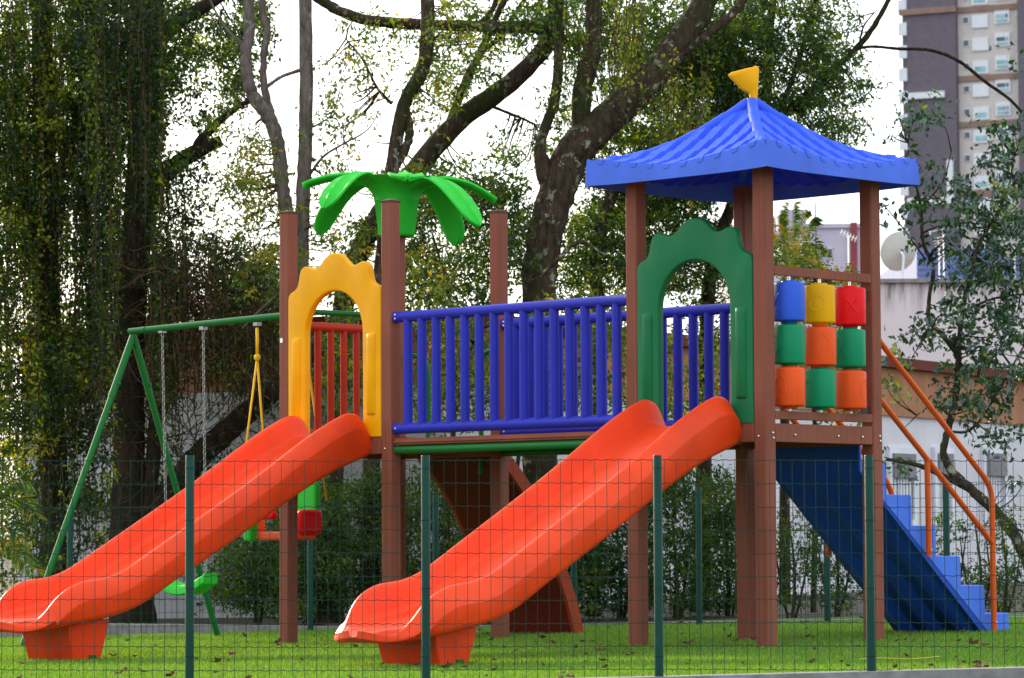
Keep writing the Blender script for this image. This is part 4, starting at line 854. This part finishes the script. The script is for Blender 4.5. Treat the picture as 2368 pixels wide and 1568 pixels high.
# hedge shrubs
for i, (cx, wd, top, lab) in enumerate([(590, 100, 1250, 'clipped hedge bush at the left end below the red slide'), (720, 100, 1120, 'dense hedge bush behind the left tower posts'), (860, 105, 1110, 'tall dark hedge bush left of the climbing wall'), (990, 95, 1090, 'bright edged hedge bush under the bridge'), (1130, 100, 1130, 'hedge bush directly behind the brick red climbing wall'), (1290, 100, 1140, 'hedge bush right of the climbing wall'), (1430, 90, 1120, 'hedge bush left of the post under the green arch'), (1560, 90, 1080, 'dark hedge bush behind the right slide top'), (1680, 80, 1100, 'hedge bush next to the stair tower back post')]):
    make_tree('hedge_bush', lab, 'bush', 25.6 if i % 2 else 25.9, [([(cx, 1455), (cx+5, 1350), (cx-5, 1200)], [14, 10, 5]), ([(cx+10, 1455), (cx+30, 1300), (cx+45, 1200)], [8, 6, 3])],
     [(cx, (top+1450)/2, wd, (1480-top)/2, 150, 46, {'tw': .35, 'spread': 19})], 11, 'leaf_hedge', 'twig', group='hedge bushes behind the back fence', spread=16, dY=.5, child='foliage')
for i, (cx, wd, top, n_, lab) in enumerate([(1830, 60, 1180, 60, 'loose shrub under the right tower'), (1930, 60, 1190, 70, 'loose shrub behind the dark blue stair underside'), (2030, 40, 1260, 30, 'low thin shrub behind the stairs'), (2190, 60, 1190, 46, 'sparse shrub behind the orange handrail foot'), (2320, 70, 1180, 50, 'sparse shrub at the right edge behind the fence'), (2260, 70, 1290, 30, 'low bare shrub behind the lowest stair')]):
    make_tree('garden_shrub', lab, 'shrub', 25.0, [([(cx, 1448), (cx+8, 1330), (cx-5, 1210)], [10, 7, 3]), ([(cx-5, 1448), (cx-30, 1320), (cx-40, 1240)], [7, 5, 2]), ([(cx+5, 1448), (cx+30, 1340), (cx+45, 1230)], [7, 5, 2])],
     [(cx, (top+1440)/2, wd, (1450-top)/2, n_, 22, {'tw': .5})], 10, 'leaf_hedge', 'twig', group='loose shrubs along the white building', spread=13, dY=.4, child='foliage')
# ------------------------------------------------------------------ buildings
def facade(P0, d):
    rz = math.atan2(d[1], d[0]); return rz
def box_l(m, x0, x1, y0, y1, z0, z1): m.box(x0, x1, y0, y1, z0, z1); return m
# low white building with tan band
LB0 = at(2200, 1246, 38.0); dL = Vector((.53, .848)); lb = empty('low_building', (LB0.x, LB0.y, .05), math.atan2(dL.y, dL.x))
tag(lb, 'low white building with a tan band and tall curtained windows behind the stairs', 'building')
def lbp(px, py): q = onplane(px, py, (LB0.x, LB0.y), dL); return ((q.x-LB0.x)*dL.x+(q.y-LB0.y)*dL.y, q.z-.05)
zt = lbp(2200, 843)[1]; zb = lbp(2200, 972)[1]; s0, s1_ = -11.0, 14.0
MB().box(s0, s1_, .02, 5, -.3, zb+.0).build('wall', M['white'], lb)
MB().box(s0, s1_, -.02, 5, zb+.002, zt-.12).build('tan_band', M['tan'], lb)
MB().box(s0-.05, s1_+.05, -.12, 5.1, zt-.118, zt).build('coping', M['maroon'], lb)
for (xa, xb) in ((2053, 2115), (2158, 2202), (2272, 2325), (2385, 2420)):
    a = lbp(xa, 1100)[0]; b = lbp(xb, 1100)[0]; zt_ = lbp((xa+xb)/2, 1035)[1]; zb_ = lbp((xa+xb)/2, 1215)[1]
    m = MB(); m.box(a, a+.07, -.03, .018, zb_, zt_); m.box(b-.07, b, -.03, .018, zb_, zt_); m.box(a+.07, b-.07, -.03, .018, zt_-.07, zt_); m.box(a+.07, b-.07, -.03, .018, zb_, zb_+.06)
    o = m.build('window', M['winwhite'], lb)
    MB().box(a+.072, b-.072, -.06, .016, zt_-.35, zt_-.072).build('shutter_box', M['shutterg'], o)
    m = MB(); n = 7
    for k in range(n): x = a+.08+(b-a-.16)*k/n; m.box(x, x+(b-a-.16)/n*.6, -.005, .010, zb_+.062, zt_-.36)
    m.build('curtain', M['winwhite'], o); MB().box(a+.07, b-.07, .012, .0165, zb_+.06, zt_-.355).build('pane', M['darkglass'], o)
# stained boundary wall
wl = at(1985, 655, 46.0); wr = at(2560, 652, 46.0)
sw_ = empty('stained_wall', (wl.x, 46.0, wl.z)); tag(sw_, 'high rendered wall with dark mould stains along its top edge', 'wall')
MB().box(0, wr.x-wl.x, 0, .3, -4.2, 0).build('wall_face', M['stained'], sw_); MB().box(-.05, wr.x-wl.x, -.05, .35, .002, .06).build('wall_coping', M['concrete'], sw_)
# left white house
hl = at(236, 830, 40.0); hr = at(668, 830, 40.0); e = empty('white_house', (hl.x, 40, -.1)); tag(e, 'plain white house wall glimpsed between the dark trees behind the swings', 'house')
MB().box(0, hr.x-hl.x, 0, 5, 0, hl.z+.1).build('wall', M['white'], e)
a = at(560, 600, 40).x-hl.x; zq = at(560, 615, 40).z+.1
MB().box(a, hr.x-hl.x-.05, .3, 5, hl.z+.102, zq).build('upper_wall', M['cream'], e)
a1 = at(470, 1030, 40).x-hl.x
m = MB().box(a1, a1+.7, -.03, .002, 1.2, 2.0); o = m.build('window', M['winwhite'], e); MB().box(a1+.06, a1+.64, -.032, -.029, 1.26, 1.94).build('pane', M['darkglass'], o)
m = MB(); m.box(0, hr.x-hl.x, -.08, -.002, hl.z-.02, hl.z+.1); m.build('cornice', M['winwhite'], e)
# blue clad block
q0 = at(2120, 575, 70); q1 = at(2440, 575, 70); e = empty('blue_clad_building', (q0.x, 70, 0)); tag(e, 'long block with blue ribbed cladding behind the satellite dish', 'building')
m = MB(); m.box(0, q1.x-q0.x, 0, 8, 0, q0.z)
m.build('wall', M['bluepanel'], e)
m = MB()
for k in range(9): m.box(-.01, q1.x-q0.x, -.03, -.002, q0.z-.12*k-.1, q0.z-.12*k-.06)
m.build('cladding_rib', M['bluepanel'], e)
zq = at(2100, 648, 70).z; MB().box(-.1, q1.x-q0.x, -.2, -.04, zq-.12, zq).build('gutter', M['winwhite'], e)
# pink building
q0 = at(1862, 528, 110); q1 = at(1995, 528, 110); e = empty('pink_building', (q0.x, 110, 0)); tag(e, 'pale pink building with a wine red column seen between the tower posts', 'building')
MB().box(0, q1.x-q0.x, 0, 9, 0, q0.z).build('wall', M['pink'], e); MB().box(-.1, q1.x-q0.x+.1, -.1, 9, q0.z+.002, q0.z+.15).build('parapet', M['pink'], e)
x = at(1966, 530, 110).x-q0.x; MB().box(x, x+.22, -.2, -.002, 0, q0.z+.18).build('column', M['wine'], e)
u0 = at(1810, 478, 110); u1 = at(1870, 478, 110); MB().box(u0.x-q0.x, u1.x-q0.x, 1, 8, q0.z+.155, u0.z).build('roof_block', M['pink'], e)
u2 = at(1870, 505, 110); m = MB().box(u1.x-q0.x-.12, u1.x-q0.x-.02, .96, .998, q0.z+.3, u2.z); m.build('louvre', M['glass'], e)
MB().box(at(1700, 560, 110).x-q0.x, -.002, 1.5, 8, 0, at(1700, 585, 110).z).build('side_wing', M['white'], e)
w0 = at(1896, 574, 110); w1 = at(1925, 598, 110); m = MB().box(w0.x-q0.x, w1.x-q0.x, -.04, -.002, w1.z, w0.z); o = m.build('window', M['winwhite'], e)
for k in range(2): xx0 = w0.x-q0.x+.02+k*.21; MB().box(xx0, xx0+.19, -.046, -.041, w1.z+.03, w0.z-.03).build('pane', M['darkglass'], o)
# antenna mast
q = at(1886, 470, 60); g = at(1886, 660, 60); e = empty('antenna_mast', (q.x, 60, g.z-.6)); tag(e, 'thin dark antenna mast rising between the tower posts', 'antenna')
m = MB(); m.tube([(0, 0, 0), (0, 0, q.z-g.z+.6)], .012, 6); m.tube([(-.06, 0, 1.75), (.06, 0, 1.75)], .02, 6); m.build('mast', M['fence'], e)
# satellite dish
dc = at(2083, 583, 52); rad_ = 45*pxm(52); e = empty('satellite_dish', (dc.x, 52, at(2083, 655, 52).z)); tag(e, 'large grey satellite dish on a short white mast above the stained wall', 'satellite dish')
m = MB(); ax = Vector((-.35, .9, .22)).normalized(); uu = ax.orthogonal().normalized(); vv = ax.cross(uu); secs = []
c = dc-e.location
for t in np.linspace(.02, 1, 12): secs.append([c+(uu*math.cos(a)+vv*math.sin(a))*rad_*1.03*t+ax*(.085*t*t) for a in np.linspace(0, 2*math.pi, 40, endpoint=False)])
secs2 = [[p+ax*.012 for p in s] for s in secs[::-1]]
m.loft(secs+secs2, True, True); m.build('reflector', M['dish'], e, auto=50)
m = MB(); m.tube([(0, 0, -.2), c-ax*.1+Vector((0, 0, -.05)), c-ax*.02], .022, 8); m.build('mast', M['winwhite'], e, auto=50)
dc = at(2345, 568, 54); e = empty('satellite_dish', (dc.x, 54, at(2345, 655, 54).z)); tag(e, 'smaller pale satellite dish half hidden by leaves at the right edge', 'satellite dish')
m = MB(); c = dc-e.location; r2 = 34*pxm(54); secs = [[c+(uu*math.cos(a)+vv*math.sin(a))*r2*t+ax*(.06*t*t) for a in np.linspace(0, 2*math.pi, 30, endpoint=False)] for t in np.linspace(.02, 1, 8)]
m.loft(secs+[[p+ax*.012 for p in s] for s in secs[::-1]]); m.build('reflector', M['dish'], e, auto=50); MB().tube([(0, 0, -.2), c], .02, 6).build('mast', M['winwhite'], e)
# tv antennas
def yagi(cx, cy, Y, ang, n, lab, L_=40, el=9):
    q = at(cx, cy, Y); g = at(cx, 660, Y); e = empty('tv_antenna', (q.x, Y, g.z-.2)); tag(e, lab, 'antenna'); m = MB(); s = pxm(Y); o_ = Vector((0, 0, q.z-g.z+.2))
    m.tube([(0, 0, 0), o_], .012, 6); d = Vector((math.cos(ang), .3, math.sin(ang))).normalized(); m.tube([o_-d*L_*s, o_+d*L_*s], .010, 6)
    pn = Vector((-d.z, .5, d.x)).normalized()
    for k in range(n): p = o_+d*L_*s*(-1+2*k/(n-1)); m.tube([p-pn*el*s, p+pn*el*s], .006, 5)
    m.build('aerial', M['steel'], e)
yagi(2182, 530, 50, R(14), 4, 'long thin tv antenna leaning over the blue clad block', 36, 7); yagi(2172, 575, 49, R(-78), 9, 'upright tv antenna with many short bars beside the dish', 26, 12); yagi(1962, 545, 50, R(-25), 6, 'small bright tv antenna behind the right tower post', 20, 8)
# apartment tower
dA = Vector((math.cos(R(-24)), math.sin(R(-24)))); A_ = at(2217, 300, 400.0); ap = empty('apartment_tower', (A_.x, A_.y, 0), R(-24))
tag(ap, 'tall beige and slate apartment tower with brown bands and white shutters at the right edge', 'building')
def app(px, py): q = onplane(px, py, (A_.x, A_.y), dA); return ((q.x-A_.x)*dA.x+(q.y-A_.y)*dA.y, q.z)
def cc(cx, cy): return app((3300+cx*.2296)/1.6216, cy*.2296/1.6216)
xL = cc(470, 300)[0]; xC = cc(1270, 300)[0]; xR = cc(2290, 300)[0]; xLL = cc(380, 300)[0]; ztop = 130
MB().box(xL, xC, -1.2, 14, -5, ztop).build('slate_wall', M['slate'], ap); MB().box(xC+.01, xR, 0, 14, -5, ztop).build('beige_wall', M['cream'], ap)
MB().box(xR+.01, xR+12, -1.5, 14, -5, ztop).build('slate_wall', M['slate'], ap)
MB().box(xLL+.02, xL-.01, -.6, 12, -5, ztop).build('slate_wall', M['slate'], ap)
fl_ = cc(1505, 245)[1]-cc(1505, 620)[1]; bz1 = cc(1400, 255)[1]; bz0 = cc(1400, 165)[1]
tops = cc(1640, 245)[1]
dark_cols = []
for k in range(-3, 14):
    zt_ = tops-k*fl_
    if zt_ < 2 or zt_ > ztop-2: continue
    x0, x1 = cc(1505, 300)[0], cc(1765, 300)[0]; h = cc(1600, 245)[1]-cc(1600, 455)[1]
    if k in (0, 1, 3, 6, 8, 9, 11): 
        MB().box(x0, x1, -.25, -.01, zt_-h, zt_).build('shutter', M['winwhite'], ap)
    else:
        o = MB().box(x0, x1, -.2, -.01, zt_-h, zt_).build('window', M['winwhite'], ap); MB().box(x0+.3, x1-.3, -.24, -.202, zt_-h+.25, zt_-h*.45).build('pane', M['glass'], o)
    x0, x1 = cc(1875, 300)[0], cc(2120, 300)[0]; zo = .35
    o = MB().box(x0, x1, -.2, -.01, zt_-h+zo, zt_+zo+.1).build('window', M['winwhite'], ap); mid = (x0+x1)/2
    g0 = ['glass', 'darkglass'][k % 2]; g1 = ['darkglass', 'glass', 'glass'][k % 3]
    MB().box(x0+.22, mid+.35, -.24, -.202, zt_-h*.58+zo, zt_-.45+zo).build('pane', M[g0], o); MB().box(mid+.45, x1-.22, -.24, -.202, zt_-h*.58+zo, zt_-.45+zo).build('pane', M[g1], o)
    MB().box(x0+.22, x1-.22, -.24, -.202, zt_-h+.15+zo, zt_-h*.68+zo).build('pane', M['glass'], o)
    for cx in (1350, 2230):
        x0 = cc(cx, 300)[0]; o = MB().box(x0, x0+.85, -.12, -.01, zt_-1.0+(.6 if cx > 2000 else 0), zt_-.1+(.6 if cx > 2000 else 0)).build('small_window', M['winwhite'], ap); MB().box(x0+.1, x0+.75, -.16, -.122, zt_-.9+(.6 if cx > 2000 else 0), zt_-.2+(.6 if cx > 2000 else 0)).build('pane', M['darkglass'], o)
    MB().box(xLL-.25, xL+.1, -1.5, -1.21, zt_-2.15, zt_-.5).build('balcony', M['winwhite'], ap)
    if k in (0, 3, 5, 8, 11): 
        zb_ = zt_+bz1-tops+.35; MB().box(xC+.03, xR-.01, -.3, -.02, zb_, zb_+(bz0-bz1)*-1*-1 if False else zb_+.72).build('brown_band', M['bandbrown'], ap)
        if k == 0: MB().box(xLL-.1, xC+.15, -1.6, -1.22, zb_, zb_+.75).build('brown_band', M['bandbrown'], ap)
m = MB(); z1 = cc(500, 1650)[1]
m.box(xL, xL+6, -1.7, -1.22, z1-13.5, z1-12.6)
m.box(xL+5.2, xL+6, -1.69, -1.23, z1-12.6, z1-8); m.build('white_frame', M['winwhite'], ap); MB().box(xL, xL+5, -1.7, -1.22, z1, z1+.8).build('white_frame', M['winwhite'], ap)
# render settings
sc.render.engine = 'CYCLES'; sc.cycles.use_denoising = True
sc.cycles.max_bounces = 6; sc.cycles.diffuse_bounces = 3; sc.cycles.glossy_bounces = 2; sc.cycles.transmission_bounces = 3; sc.cycles.transparent_max_bounces = 4
